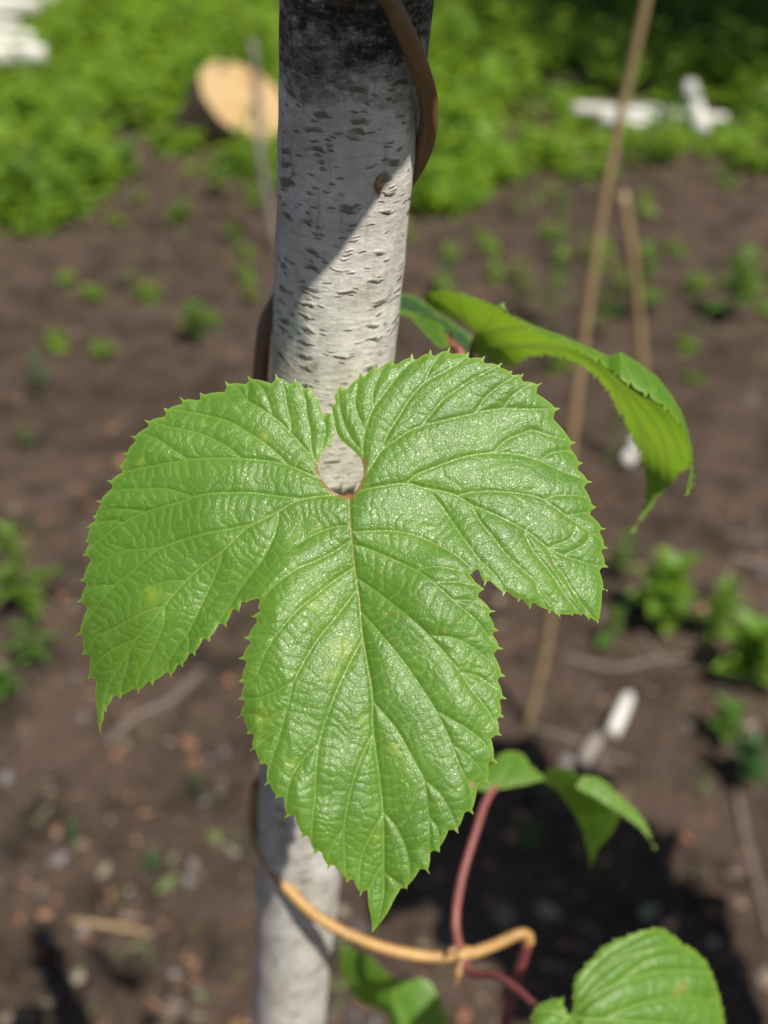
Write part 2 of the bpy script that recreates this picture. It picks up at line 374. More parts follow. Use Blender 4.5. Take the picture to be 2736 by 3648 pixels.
def sheet(poly, veins, depth, step, px_mm, relief=1.0, spots=(), browns=(), reds=None, rung=38., vw=1.):
    """flat trace -> relief sheet; depth(x, y) in metres along the view axis, relief lifts it towards the viewer"""
    poly = np.asarray(poly)
    bd = resample(poly, step)
    keep = [bd[0]]
    for p in bd[1:]:
        if np.linalg.norm(p - keep[-1]) > step * .25: keep.append(p)
    bd = np.array(keep)
    lo, hi = bd.min(0), bd.max(0)
    ys = np.arange(lo[1], hi[1], step * .866); pts = []
    for j, y in enumerate(ys): xs = np.arange(lo[0] + (j % 2) * step / 2, hi[0], step); pts.append(np.stack([xs, np.full_like(xs, y)], -1))
    Q = np.concatenate(pts); Q = Q[inside(bd, Q)]
    kd = kdtree.KDTree(len(bd))
    for i, p in enumerate(bd): kd.insert((p[0], p[1], 0), i)
    kd.balance()
    dist = np.array([kd.find((p[0], p[1], 0))[2] for p in Q]); ok = dist > step * .55; Q = Q[ok]; dist = dist[ok]
    vin = [Vector(p) for p in bd] + [Vector(p) for p in Q]
    vc, _, fc, _, _, _ = delaunay_2d_cdt(vin, [], [list(range(len(bd)))], 1, 1e-5)
    Q = np.array([(v.x, v.y) for v in vc]); F = np.array([f for f in fc if len(f) == 3], np.int32)
    edge = np.array([kd.find((p[0], p[1], 0))[2] for p in Q])
    d, vid, arc, side, wid = nearest_vein(Q, veins)
    r1 = np.random.default_rng(3).uniform(0, 1, (400, 2))
    ph = r1[vid, (side > 0).astype(int)]
    wob = vnoise(Q[:, 0], Q[:, 1], 21, 1/60.) * .55 + vnoise(Q[:, 0], Q[:, 1], 22, 1/24.) * .20 + vnoise(Q[:, 0], Q[:, 1], 26, 1/130.) * .8
    rs_ = rung * (.85 + .6 * r1[(vid * 7 + 3) % 400, (side > 0).astype(int)])
    fr = np.mod((arc - d * (.02 + .22 * r1[(vid * 5 + 1) % 400, 0])) / rs_ + ph + wob, 1.); rd = np.minimum(fr, 1 - fr) * rs_
    # second, finer set of cross veins running the other way breaks the ladder into cells
    fr2 = np.mod((d + wob * 16) / (rung * .8) + ph, 1.); rd2 = np.minimum(fr2, 1 - fr2) * rung * .8
    fade = np.clip(edge / 40, .25, 1) * np.clip(d / 14, 0, 1)
    cre = np.exp(-(rd / 3.2)**2); cre2 = np.exp(-(rd2 / 3.5)**2)
    H = 9.5 * (1 - np.exp(-(d / 32.))) * np.clip(edge / 30 + .35, 0, 1) - 1.5 * wid * np.exp(-(d / (4 + 2*wid))**2)
    H += fade * (1.8 * (1 - np.exp(-(rd / 7.)**2)) + .8 * (1 - np.exp(-(rd2 / 6.)**2)))
    H += 6.0 * vnoise(Q[:, 0], Q[:, 1], 23, 1/105.) + .25 * vnoise(Q[:, 0], Q[:, 1], 25, 1/18.)
    H += np.clip(1 - edge / 55, 0, 1) * (4.5 * vnoise(Q[:, 0], Q[:, 1], 24, 1/95.) - 5.0) - 3.5*np.clip(1 - edge / 12, 0, 1)
    z = depth(Q[:, 0], Q[:, 1]) - relief * H * px_mm * 1e-3
    W = np.stack([(Q[:, 0] - 1368) / FS * z, -(Q[:, 1] - 1824) / FS * z, z], -1)
    P = np.stack([W[:, 0], W[:, 1]*SP + W[:, 2]*CP, CAM_H + W[:, 1]*CP - W[:, 2]*SP], -1)
    yl = np.zeros(len(Q)); br = np.zeros(len(Q)); re = np.zeros(len(Q))
    jit = 1 + .5 * vnoise(Q[:, 0], Q[:, 1], 31, 1/14.)
    for (x, y, rad, a) in spots: yl = np.maximum(yl, a * np.exp(-(np.hypot(Q[:, 0]-x, Q[:, 1]-y) / (rad * jit))**2))
    for (x, y, rad) in browns: br = np.maximum(br, np.exp(-(np.hypot(Q[:, 0]-x, (Q[:, 1]-y)*1.2) / (rad * jit))**4))
    if reds is not None:
        rd_, *_ = nearest_vein(Q, [(reds, 1.)]); re = np.exp(-(rd_ / 9.)**2) * .9
    vein = np.exp(-(d / (vw * (1.2 + 2.0*wid)))**2) * np.clip(.45 + .5*wid, 0, 1)
    at = dict(vein=vein, rung=cre*fade, edge=np.exp(-edge / 7.), yellow=yl, brown=br, red=np.maximum(re, 0))
    # pinkish-brown midrib near the leaf base
    if reds is not None: at['red'] = np.maximum(at['red'], .55 * np.exp(-(d / 3.)**2) * (vid == 0) * np.clip(1 - arc / 900., 0, 1))
    return P, F, at
def leaf_obj(name, sheets, mat, parent, label=None):
    Vs, Fs, at, off = [], [], {}, 0
    for P, F, a in sheets:
        Vs.append(P); Fs.append(F + off); off += len(P)
        for k, v in a.items(): at.setdefault(k, []).append(v)
    V = np.concatenate(Vs) - np.array(origin_of(parent))
    o = link(name, mesh_np(name, V, np.concatenate(Fs), {k: np.concatenate(v) for k, v in at.items()}), mat, parent)
    return tag(o, label)

# ------------------------------------------------------------------ the hop vine
vine = empty('hop_vine', (.16, .62, 0), 'twining hop vine with big serrated three-lobed green leaves climbing the birch pole', 'hop vine')
bine_lo = [(980, 3400, 1.20), (1000, 2760, .80), (1015, 2560, .64), (1050, 2400, .545), (1075, 2300, .497), (1092, 2205, .470), (1118, 2110, .452), (1141, 2034, .440)]
bine_px = [(1143, 2036, .4402), (1140, 2022, .4396), (1120, 2018, .438), (1060, 2045, .437), (1000, 2062, .436), (930, 2067, .434), (850, 2053, .432),
           (780, 2030, .431), (700, 1990, .430), (640, 1940, .430), (592, 1885, .432), (560, 1825, .437), (546, 1770, .442), (552, 1700, .447)]
bine_up = [(552, 1700, .447), (612, 1640, .447), (690, 1590, .441), (762, 1530, .420), (792, 1480, .393), (770, 1400, .356), (725, 1330, .342), (655, 1230, .328), (600, 1130, .332), (574, 1000, .330), (563, 900, .326), (562, 820, .324),
           (567, 750, .325), (580, 685, .330), (612, 630, .336), (662, 580, .336), (745, 520, .328), (820, 450, .312), (875, 395, .296), (905, 345, .279), (924, 285, .268), (926, 230, .260), (915, 175, .252), (895, 115, .246), (868, 55, .240), (842, 0, .237),
           (762, -100, .228), (660, -200, .227), (620, -235, .232)]
tube('bine', [PD(*p) for p in bine_px], [.0024, .0024, .0024, .0023], M['bine'], vine, 16, .03)
tag(tube('bine', [PD(*p) for p in bine_lo], [.0026, .0024, .0023], M['petiole_dark'], vine, 14, .03), 'reddish lowest stretch of the stem below the bend')
tag(tube('bine', [PD(*p) for p in bine_up], [.0024, .0024, .0024, .0024, .0022], M['bine_shade'], vine, 16, .03), 'upper turns of the stem, shade put into their brown colour')
lump('node', PD(1000, 2060, .4355), .0036, M['bine'], vine, (1.2, .9, .9), 11)
sp_ = tube('stipule', [PD(998, 2070, .431), PD(990, 2100, .430), PD(984, 2135, .431)], [.0012, .0020, .0003], M['stipule'], vine, 8)
sp2 = tube('stipule', [PD(985, 2048, .431), PD(970, 2058, .430), PD(962, 2068, .430)], [.0018, .0014, .0003], M['stipule'], vine, 8)

# --- the big leaf: outline
outl = []
outl += list(catmull(tr('c', (1290, 1112), (1190, 1090), (1110, 1030), (1050, 950), (1026, 870), (1040, 800), (1075, 735), (1120, 680), (1153, 610), (1166, 545), (1166, 480), (1140, 400)), 5))[:-1]
outl += tooth_run(tr('c', (1140, 400), (1025, 240), (950, 165), (835, 108), (668, 68), (430, 85), (238, 135), 'a', (1070, 232), (900, 268), (763, 362), (600, 460), (480, 600), (418, 750), (385, 855), (285, 975), (190, 1152), (165, 1280), (97, 1370), (97, 1490), (77, 1605),
                        'b', (52, 280), (30, 462), (22, 745), (68, 910), (118, 1108)))
outl += list(tr('b', (160, 1108), (195, 1112)))
outl += list(catmull(tr('b', (195, 1112), (190, 1250), (203, 1380), (213, 1500), (240, 1597)), 4))
outl += list(catmull(tr('b', (240, 1597), (236, 1520), (262, 1440)), 4))[1:]
outl += tooth_run(tr('b', (262, 1440), (283, 1390), (400, 1280), (553, 1240), (672, 1170), (833, 1105), (930, 1015), (1035, 920), (1157, 803), (1300, 680), (1410, 548), (1457, 468)), False)
outl += list(tr('b', (1490, 450), (1560, 430), (1580, 445), (1568, 490)))
outl += tooth_run(tr('b', (1560, 510), (1495, 578), (1440, 765), (1393, 940), (1395, 1137), (1395, 1280), (1380, 1445), (1468, 1575), 'h', (97, 295), (155, 370), (182, 500), (250, 572), (305, 692), (402, 812), (475, 903), (555, 998), (670, 1068), (748, 1155)))
outl += list(tr('h', (768, 1120), (795, 1112)))
outl += list(catmull(tr('h', (795, 1112), (800, 1200), (818, 1290), (822, 1368)), 4))
outl += list(catmull(tr('h', (822, 1368), (860, 1320), (912, 1250), (952, 1170), (990, 1105)), 4))[1:]
outl += tooth_run(tr('h', (990, 1105), (1027, 1120), (1165, 1022), (1222, 890), (1333, 780), (1425, 668), (1520, 488), (1563, 362), (1590, 200), (1603, 92), 'g', (1617, 1062), (1612, 928), (1597, 765), (1570, 657), (1553, 543), (1485, 412)), False)
outl += list(tr('g', (1430, 370), (1398, 322), (1415, 322)))
outl += tooth_run(tr('e', (430, 1160), (530, 1280), (695, 1360), (820, 1410), (918, 1475), (1085, 1508), (1175, 1552), (1283, 1530), (1353, 1525), (1415, 1565), (1493, 1592)))
outl += list(catmull(tr('e', (1493, 1592), (1518, 1460), (1528, 1330)), 5))[1:]
outl += tooth_run(tr('e', (1530, 1310), (1572, 1322), (1583, 1115), (1580, 957), (1567, 792), (1480, 610), (1450, 395), (1368, 235), (1310, 62), 'q', (1322, 375), (1227, 240), 'd', (1578, 305), (1480, 285), (1395, 220), (1252, 160), (1118, 125), (958, 78), (792, 103), (635, 140), (462, 175), (310, 225), (195, 300), (25, 395),
                        'c', (1150, 225), (1138, 330)), False)
outl += list(catmull(tr('c', (1150, 400), (1165, 470), (1178, 545), (1208, 612), (1262, 670), (1330, 728), (1385, 790), (1410, 880), (1400, 960), (1370, 1030), (1335, 1085)), 5))
gap = catmull(tr('c', (1410, 800), (1412, 880), (1400, 960), (1370, 1030), (1330, 1090), (1290, 1112), (1190, 1090), (1110, 1030), (1050, 950), (1026, 870), (1036, 810)), 4)
W1, W2, W3 = 1.3, .9, .55
veins = [(tr('c', (1290, 1115), (1295, 1280), (1310, 1450), 'g', (700, 60), (712, 220), (730, 360), (750, 500), (760, 640), (785, 800), (810, 940), (825, 1060), (825, 1200), 'h', (845, 300), (865, 440), (885, 640), (890, 800), (892, 1000), (890, 1130), (865, 1260), (822, 1368)), W1),
 (tr('c', (1290, 1110), (1180, 1100), (1000, 1115), (830, 1155), (700, 1230), (550, 1310), (420, 1380), (230, 1560), 'b', (1100, 150), (960, 280), (840, 410), (780, 490), (660, 630), (540, 770), (460, 900), (390, 1010), (320, 1130), (280, 1250), (250, 1400), (240, 1590)), W1),
 (tr('d', (110, 1350), (200, 1300), (380, 1260), (580, 1235), (720, 1270), (880, 1300), 'e', (300, 510), (430, 590), (600, 660), (800, 760), (900, 820), (1060, 950), (1130, 1090), (1200, 1180), (1290, 1330), (1400, 1480), (1490, 1580)), W1)]
sec = [('g', (690, 40), (600, 45), (480, 90), (380, 150)), ('g', (700, 120), (600, 190), (500, 240), (370, 300), (270, 370), (190, 450)), ('g', (715, 285), (600, 360), (500, 440), (400, 520), (290, 640), (200, 770), (130, 930), (40, 950)),
 ('g', (730, 420), (600, 590), (500, 710), (420, 840), (350, 980), (330, 1080), (300, 1190), (270, 1300), (230, 1420), (190, 1560)), ('g', (765, 710), (700, 830), (640, 950), (590, 1070), (550, 1180), (510, 1320), (490, 1500), 'h', (485, 560), (470, 700), (465, 850), (475, 900)),
 ('g', (825, 1270), (790, 1340), (750, 1430), (710, 1550), 'h', (680, 600), (655, 760), (660, 950), (668, 1060)), ('h', (885, 665), (830, 760), (780, 860), (750, 970), (745, 1100), (748, 1150)), ('h', (892, 950), (850, 1010), (820, 1080), (800, 1120)),
 ('g', (705, 75), (850, 68), (960, 70), (1080, 95), (1180, 140), (1300, 200), (1400, 280)), ('g', (710, 150), (800, 175), (950, 240), (1080, 300), (1180, 370), (1300, 480), (1430, 590), (1500, 680), (1550, 740), (1597, 765)),
 ('g', (735, 350), (850, 430), (980, 530), (1090, 620), (1180, 710), (1260, 800), (1340, 900), (1420, 1020), (1500, 1120), (1560, 1230), (1590, 1280)), ('g', (760, 550), (850, 650), (960, 780), (1050, 900), (1130, 1020), (1200, 1130), (1260, 1250), (1300, 1350), (1350, 1480), (1400, 1580), 'h', (1425, 668)),
 ('g', (830, 1080), (900, 1160), (980, 1260), (1040, 1370), (1100, 1480), 'h', (1125, 450), (1150, 600), (1160, 760), (1160, 950), (1165, 1020)), ('h', (885, 650), (950, 720), (1000, 810), (1030, 900), (1045, 1010), (1027, 1115)), ('h', (895, 1010), (950, 1050), (1000, 1090)),
 ('c', (1050, 965), (900, 900), (780, 850), (600, 810), (400, 795), (200, 790), (0, 795), 'a', (900, 815), (700, 850), (500, 890), (380, 935), (290, 975)), ('c', (780, 850), (680, 750), (560, 650), (400, 550), (250, 470), (0, 410), 'a', (900, 390), (770, 365)),
 ('c', (1035, 920), (1000, 800), (900, 690), (800, 580), (700, 480), (620, 420), (500, 340), (430, 300), (438, 200), (430, 90)), ('c', (1000, 800), (970, 700), (960, 550), (930, 400), (920, 300), (880, 180), (835, 110)),
 ('c', (880, 1130), (700, 1110), (450, 1080), (150, 1085), 'a', (1043, 1110), (900, 1160), (620, 1240), (430, 1330), (300, 1420), (180, 1520), (77, 1605)), ('a', (1490, 1350), (1300, 1390), (1130, 1420), (950, 1470), (750, 1540), 'b', (720, 10), (600, 110), (480, 220), (350, 320), (240, 450), (140, 580), (60, 690), (22, 745)),
 ('b', (780, 490), (620, 540), (480, 610), (330, 690), (200, 750), (150, 850), (68, 910)), ('b', (540, 770), (400, 830), (280, 900), (200, 980), (118, 1108)),
 ('c', (700, 1235), (680, 1350), (640, 1480), (560, 1640), 'b', (1500, 230), (1400, 370), (1300, 530), (1230, 640), (1157, 800)), ('b', (1265, 30), (1240, 140), (1180, 280), (1100, 450), (1020, 620), (960, 740), (880, 840), (800, 960), (700, 1060), (672, 1170)),
 ('b', (775, 500), (770, 620), (720, 760), (640, 930), (560, 1080), (553, 1240)), ('b', (470, 900), (450, 1030), (410, 1150), (400, 1280)),
 ('d', (215, 1210), (300, 1080), (380, 960), (500, 870), (620, 790), (700, 760), (860, 715), (1060, 670), (1200, 635), (1400, 605), (1650, 610), 'q', (1322, 375)), ('d', (240, 1150), (220, 960), (240, 800), (300, 620), (400, 480), (500, 350), (600, 240), (760, 130), (792, 103)),
 ('d', (380, 960), (430, 820), (520, 680), (620, 520), (740, 390), (900, 300), (1040, 220), (1118, 125)), ('d', (700, 770), (800, 650), (900, 530), (1050, 420), (1200, 330), (1320, 270), (1395, 220)), ('d', (1170, 640), (1250, 520), (1350, 430), (1480, 350), (1578, 305)), ('d', (1400, 605), (1480, 500), (1580, 430), (1659, 400), 'q', (1227, 240)),
 ('d', (580, 1240), (680, 1160), (850, 1090), (1050, 1020), (1200, 990), (1330, 980), (1500, 990), 'e', (948, 200), (1120, 270), (1250, 330), (1450, 395)), ('d', (1330, 970), (1420, 880), (1550, 820), (1659, 790), 'e', (1100, 10), (1310, 62)), ('e', (1010, 210), (1100, 150), (1250, 140), (1368, 235)),
 ('e', (310, 510), (450, 480), (620, 475), (850, 495), (1000, 530), (1130, 610), (1250, 700), (1400, 800), (1560, 920), (1580, 957)), ('e', (1060, 945), (1210, 1020), (1390, 1080), (1480, 1100), (1583, 1115)), ('e', (70, 470), (180, 610), (300, 790), (400, 930), (500, 1060), (620, 1180), (690, 1290), (695, 1360)), ('e', (430, 590), (500, 730), (600, 850), (720, 1010), (850, 1130), (960, 1230), (1040, 1340), (1130, 1440), (1175, 1550)),
 ('e', (870, 830), (950, 980), (1060, 1120), (1150, 1250), (1250, 1400), (1353, 1525))]
ter = [('h', (505, 250), (430, 320), (370, 400), (330, 500), (310, 640), (305, 690)), ('h', (660, 740), (600, 820), (570, 900), (555, 990)), ('g', (350, 960), (250, 1020), (140, 1060), (40, 1050)), ('g', (320, 1110), (200, 1180), (120, 1150), (25, 1175)), ('g', (290, 1220), (200, 1290), (150, 1330), (100, 1370)), ('g', (200, 770), (120, 800), (35, 820)), ('g', (240, 690), (150, 690), (65, 700)),
 ('g', (1190, 375), (1330, 370), (1485, 412)), ('g', (1180, 690), (1300, 700), (1420, 760), (1530, 850), (1612, 928)), ('g', (1350, 905), (1450, 930), (1550, 1000), (1617, 1062)), ('g', (1300, 480), (1400, 480), (1500, 520), (1553, 543)), ('h', (1210, 60), (1300, 110), (1400, 170), (1500, 260), (1563, 362)), ('h', (1300, 260), (1380, 310), (1450, 380), (1520, 488)), ('h', (1125, 460), (1220, 540), (1280, 640), (1333, 780)), ('h', (1160, 680), (1210, 760), (1222, 890)), ('g', (1090, 300), (1200, 280), (1330, 300)),
 ('a', (1420, 790), (1300, 690), (1150, 610), (1000, 560), (800, 520), (600, 460)), ('a', (960, 790), (850, 720), (700, 620), (560, 580), (480, 600)), ('c', (800, 580), (790, 450), (760, 320), (740, 200), (668, 70)), ('c', (640, 430), (610, 320), (560, 200), (430, 90)), ('c', (1030, 860), (1060, 700), (1090, 560), (1075, 450), (1040, 330), (1025, 240)), ('c', (430, 310), (350, 200), (238, 135)),
 ('a', (1000, 1110), (800, 1050), (550, 1050), (400, 1060), (190, 1152)), ('a', (620, 1240), (450, 1220), (320, 1220), (165, 1280)), ('a', (430, 1330), (300, 1320), (97, 1370)), ('a', (750, 1540), (550, 1560), (400, 1580), 'b', (180, 170), (52, 280)), ('b', (350, 320), (200, 330), (90, 400), (30, 462)), ('b', (965, 280), (800, 285), (660, 330)), ('b', (970, 740), (980, 850), (930, 1010)), ('b', (800, 960), (833, 1105)),
 ('d', (740, 390), (800, 250), (900, 130), (958, 78)), ('d', (240, 790), (160, 600), (170, 450), (195, 300)), ('d', (310, 610), (310, 450), (400, 250), (462, 175)), ('d', (210, 960), (120, 850), (50, 700), (20, 550), (25, 395)), ('e', (1040, 545), (1150, 510), (1360, 520), (1480, 600)), ('e', (1240, 680), (1440, 660), (1560, 780)), ('e', (1100, 940), (1250, 880), (1300, 800)), ('e', (1210, 1010), (1380, 920), (1420, 830)), ('e', (960, 1230), (1000, 1350), (1085, 1508))]
veins += [(tr(*v), W2) for v in sec] + [(tr(*v), W3) for v in ter]
mid_line = catmull(veins[0][0], 4)
_q = nearest_vein(np.array([[640., 2350.]]), [(veins[1][0], 1.)]); SIDE = float(_q[3][0])
def main_depth(x, y):
    k = .0668; Xm = (x - 1241) * k; Yd = (y - 1773) * k
    b = .25 * Yd - .0011 * np.maximum(Yd - 15, 0)**2
    b += -.0006 * np.maximum(-Yd - 8, 0)**2
    xl = np.maximum(-Xm - 12, 0); b -= .0042 * xl**2
    b -= .0075 * np.maximum(-Xm - 22, 0) * np.maximum(Yd - 2, 0)
    xr = np.maximum(Xm, 0); b -= np.where(Yd < 36, 1., 1.) * (-.06 * xr + .0031 * xr**2)
    mx = np.interp(y, mid_line[:, 1], mid_line[:, 0]); dl = np.abs(x - mx) * k     # shallow trough along the midrib
    tro = np.clip((Yd - 4) / 25, 0, 1); b += tro * .22 * np.minimum(dl, 20)
    b -= tro * .0045 * np.maximum(np.minimum(dl, 26) - 10, 0)**2
    dv, _, _, sv, _ = nearest_vein(np.stack([x, y], -1), [(veins[1][0], 1.)])   # the left lobe sags below its main vein
    lob = np.clip(((x - 1241) * -.743 + (y - 1773) * -.670) / 110, 0, 1) * np.clip((1120 - x) / 260, 0, 1); b -= lob * .30 * np.where(sv * SIDE > 0, dv * k, 0)
    b += 1.3 * vnoise(x, y, 41, 1/260.)
    return .256 - b * 1e-3
sp = lambda z, x, y, r, a: (*tr(z, (x, y))[0], r / ZOOM[z][2], a)
spots = [sp('g', 470, 510, 38, .9), sp('g', 640, 765, 85, .75), sp('g', 600, 910, 45, .7), sp('g', 955, 1355, 30, 1.), sp('g', 770, 1190, 35, .6), sp('g', 340, 1440, 38, .7), sp('b', 675, 400, 60, 1.), sp('c', 570, 600, 38, .9), sp('a', 575, 822, 32, .9), sp('a', 1110, 505, 26, .8), sp('e', 1095, 695, 35, .6), sp('e', 1305, 790, 28, .5), sp('g', 500, 60, 40, .4), sp('g', 180, 1180, 60, .5), sp('h', 120, 200, 45, .6), sp('g', 560, 500, 120, .25), sp('h', 870, 800, 50, .4)]
browns = [sp('g', 470, 508, 10, 1)[:3], sp('g', 960, 1355, 8, 1)[:3], sp('b', 672, 408, 10, 1)[:3], sp('a', 578, 826, 9, 1)[:3], sp('c', 572, 612, 9, 1)[:3], sp('h', 1415, 490, 22, 1)[:3], sp('g', 1255, 660, 14, 1)[:3], sp('g', 1205, 668, 10, 1)[:3], sp('g', 885, 305, 12, 1)[:3], sp('g', 895, 635, 9, 1)[:3], sp('g', 945, 700, 9, 1)[:3], sp('d', 720, 865, 14, 1)[:3], sp('d', 955, 905, 14, 1)[:3], sp('d', 455, 720, 10, 1)[:3], sp('e', 1100, 1100, 20, 1)[:3], sp('e', 215, 1080, 16, 1)[:3]]
rb = random.Random(5)
for _ in range(70):
    zx = rb.choice(['g1', 'g1', 'd1', 'e1', 'e1', 'c1'])
    bx = {'g1': ('g', 860, 1350, 180, 800), 'd1': ('d', 400, 1300, 550, 1300), 'e1': ('e', 100, 1300, 850, 1250), 'c1': ('c', 600, 1280, 1100, 1600)}[zx]
    browns.append((*tr(bx[0], (rb.uniform(bx[1], bx[2]), rb.uniform(bx[3], bx[4])))[0], rb.uniform(1.8, 4.2)))
main_sheet = sheet(outl, veins, main_depth, 4.8, .0668, 1.0, spots, browns, gap)
leaf = leaf_obj('leaf', [main_sheet], M['leaf'], vine, 'big sunlit three-lobed leaf seen face on in front of the pole')
zb = float(main_depth(np.array([1241.]), np.array([1775.]))[0])
tube('petiole', [PS(1241, 1776, zb + .0015), PS(1230, 1850, .272), PS(1200, 2000, .305), PD(722, 1325, .341)], [.0013, .0013, .0016, .0018], M['petiole'], leaf, 10)

# --- helper for the softer leaves
def toothed(pts, step, fwd=True, depth=.22, cap=16., spine=7.):
    P = catmull(pts, 10); L = np.concatenate([[0], np.cumsum(np.linalg.norm(np.diff(P, axis=0), axis=1))]); n_ = max(2, int(L[-1] / step))
    s = np.linspace(0, L[-1], n_ + 1); s[1:-1] += np.random.default_rng(len(pts)).uniform(-.22, .22, n_ - 1) * step
    return tooth_run(np.stack([np.interp(s, L, P[:, 0]), np.interp(s, L, P[:, 1])], -1), fwd, depth, cap, spine)
def plane_depth(x0, y0, z0, gx, gy, cx=0., cy=0., k=None):
    def f(x, y):
        k_ = z0 / FS * 1.; dx = (x - x0) * k_; dy = (y - y0) * k_
        return z0 - (gx * dx + gy * dy + cx * dx * dx + cy * dy * dy)
    return f

# --- lower right leaf
o2 = list(tr('m', (1050, 872)))
o2 = toothed(tr('m', (1058, 868), (1060, 800), (1068, 745), (1120, 692), (1160, 650), (1230, 622), (1330, 598), (1400, 645), (1470, 695), (1500, 760), (1525, 840), (1532, 900), (1520, 980), (1440, 1050)), 42, False)[::-1]
o2 = toothed(tr('m', (1440, 1050), (1520, 980), (1532, 900), (1525, 840), (1500, 760), (1470, 695), (1400, 645), (1330, 598), (1230, 622), (1160, 650), (1120, 692), (1068, 745), (1060, 800), (1058, 862)), 46, True)
o2 += list(tr('m', (1052, 872), (1042, 862)))
o2 += toothed(tr('m', (1044, 850), (1035, 812), (990, 818), (938, 850), (928, 900), (940, 985), (1000, 1040)), 40, True)
o2 += list(catmull(tr('m', (1000, 1040), (1100, 1060), (1250, 1080), (1440, 1050)), 4))[1:-1]
v2 = [(tr('m', (1048, 880), (1250, 890), (1400, 905), (1530, 950)), 1.), (tr('m', (1050, 880), (1150, 800), (1290, 745), (1400, 735), (1490, 745)), .9), (tr('m', (1055, 875), (1110, 780), (1210, 700), (1330, 660), (1400, 650)), .8), (tr('m', (1055, 870), (1080, 790), (1130, 720), (1210, 660), (1330, 602)), .7),
      (tr('m', (1150, 885), (1260, 840), (1400, 815), (1520, 830)), .7), (tr('m', (1048, 880), (1010, 860), (960, 860), (930, 870)), .8), (tr('m', (1048, 882), (1150, 960), (1300, 1010), (1440, 1050)), .9), (tr('m', (1048, 882), (1000, 930), (960, 990)), .7), (tr('m', (1060, 860), (1065, 800), (1075, 745)), .5),
      (tr('m', (1200, 770), (1300, 700), (1440, 680)), .5)]
s2 = sheet(o2, v2, plane_depth(2090, 3600, .372, -.05, .35, -6., 2.), 8, .10, 1.7, [sp('m', 1390, 795, 20, .5)], [(*tr('m', (1375, 805))[0], 10), (*tr('m', (1390, 795))[0], 12), (*tr('m', (1404, 782))[0], 11)], None, 40., 1.8)
leaf2 = leaf_obj('leaf', [s2], M['leaf'], vine, 'rounded lower leaf with a small slit, on a dark red stalk')
tube('petiole', [PD(1003, 2070, .4345), PD(1018, 2103, .428), PD(1068, 2106, .416), PD(1118, 2138, .402), PD(1172, 2185, .386), PS(*tr('m', (1050, 882))[0], .375)], [.0019, .0017, .0016, .0015], M['petiole_dark'], leaf2, 12, .02)

# --- drooping leaf behind, right of the big one
dA = plane_depth(1850, 2740, .475, .1, .7); 
oA = toothed(tr('n', (-60, 1560), (60, 1480), (130, 1405), (230, 1385), (300, 1440), (335, 1530), (405, 1560)), 60, False, .15)
oA = oA[::-1][0:0] + list(tr('n', (405, 1560), (330, 1595), (250, 1605), (150, 1628), (0, 1640), (-60, 1600))) 
oA = toothed(tr('n', (405, 1556), (345, 1520), (300, 1440), (230, 1385), (130, 1405), (60, 1480), (-60, 1540)), 60, True, .15) + toothed(tr('n', (-60, 1600), (0, 1640), (150, 1628), (250, 1605), (330, 1595), (400, 1566)), 60, True, .12)
vA = [(tr('n', (60, 1640), (150, 1560), (230, 1390)), .8), (tr('n', (60, 1640), (200, 1590), (330, 1545)), .8)]
oB = toothed(tr('n', (660, 1610), (620, 1532), (520, 1490), (430, 1478), (335, 1560)), 70, True, .10) + toothed(tr('n', (345, 1572), (430, 1610), (490, 1690), (545, 1765), (592, 1850), (622, 1980), (650, 2072)), 60, True, .10) + toothed(tr('n', (650, 2072), (700, 1960), (790, 1860), (822, 1765), (740, 1700)), 60, False, .10)
vB = [(tr('n', (340, 1565), (480, 1600), (600, 1720), (640, 1900), (650, 2065)), 1.), (tr('n', (480, 1600), (600, 1620), (740, 1700)), .7), (tr('n', (590, 1710), (700, 1760), (800, 1800)), .6)]
oC = toothed(tr('n', (1022, 1965), (985, 1840), (922, 1740), (820, 1650), (725, 1558), (620, 1530)), 55, False, .16) + list(tr('n', (560, 1605), (640, 1655))) + toothed(tr('n', (640, 1655), (740, 1720), (830, 1780), (940, 1862), (1000, 1945), (1018, 1965)), 50, True, .14)
vC = [(tr('n', (590, 1590), (720, 1640), (850, 1730), (960, 1840), (1020, 1960)), .8)]
leaf3 = leaf_obj('leaf', [sheet(oA, vA, dA, 12, .12, .6), sheet(oB, vB, plane_depth(2060, 2860, .492, 1.0, -.75, 0, 0), 12, .12, .6), sheet(oC, vC, plane_depth(2180, 2850, .478, -.35, .45), 12, .12, .6)], M['leaf_bright'], vine, 'drooping folded leaf out of focus on the pink stalk')
tube('petiole', [PD(992, 2050, .4345), PD(984, 1985, .437), PD(998, 1895, .447), PD(1028, 1795, .458), PD(1050, 1730, .467), PD(1078, 1690, .474)], [.0019, .0018, .0017, .0015], M['petiole'], leaf3, 14, .02)

# --- leaf at the foot of the frame
o4 = toothed(tr('m', (700, 1010), (690, 895), (655, 800), (640, 750), (560, 760), (510, 748)), 60, False, .12) + toothed(tr('m', (505, 745), (450, 690), (400, 660), (345, 665)), 50, True, .12) + toothed(tr('m', (345, 668), (345, 720), (380, 800), (430, 850), (480, 850), (500, 880), (515, 1010)), 55, True, .12)
v4 = [(tr('m', (600, 1000), (530, 830), (440, 740), (350, 670)), 1.), (tr('m', (600, 1000), (610, 880), (640, 760)), .9), (tr('m', (530, 830), (480, 840)), .6)]
def d4(x, y):
    X_, Y_ = tr('m', (510, 800))[0]
    return .53 - .0000*(x) - np.where(x < X_, (x - X_) * .00012 * 1.2, (x - X_) * .00002) - (y - Y_) * .00004
leaf4 = leaf_obj('leaf', [sheet(o4, v4, d4, 14, .14, .6)], M['leaf_bright'], vine, 'low folded leaf behind the looping stem')
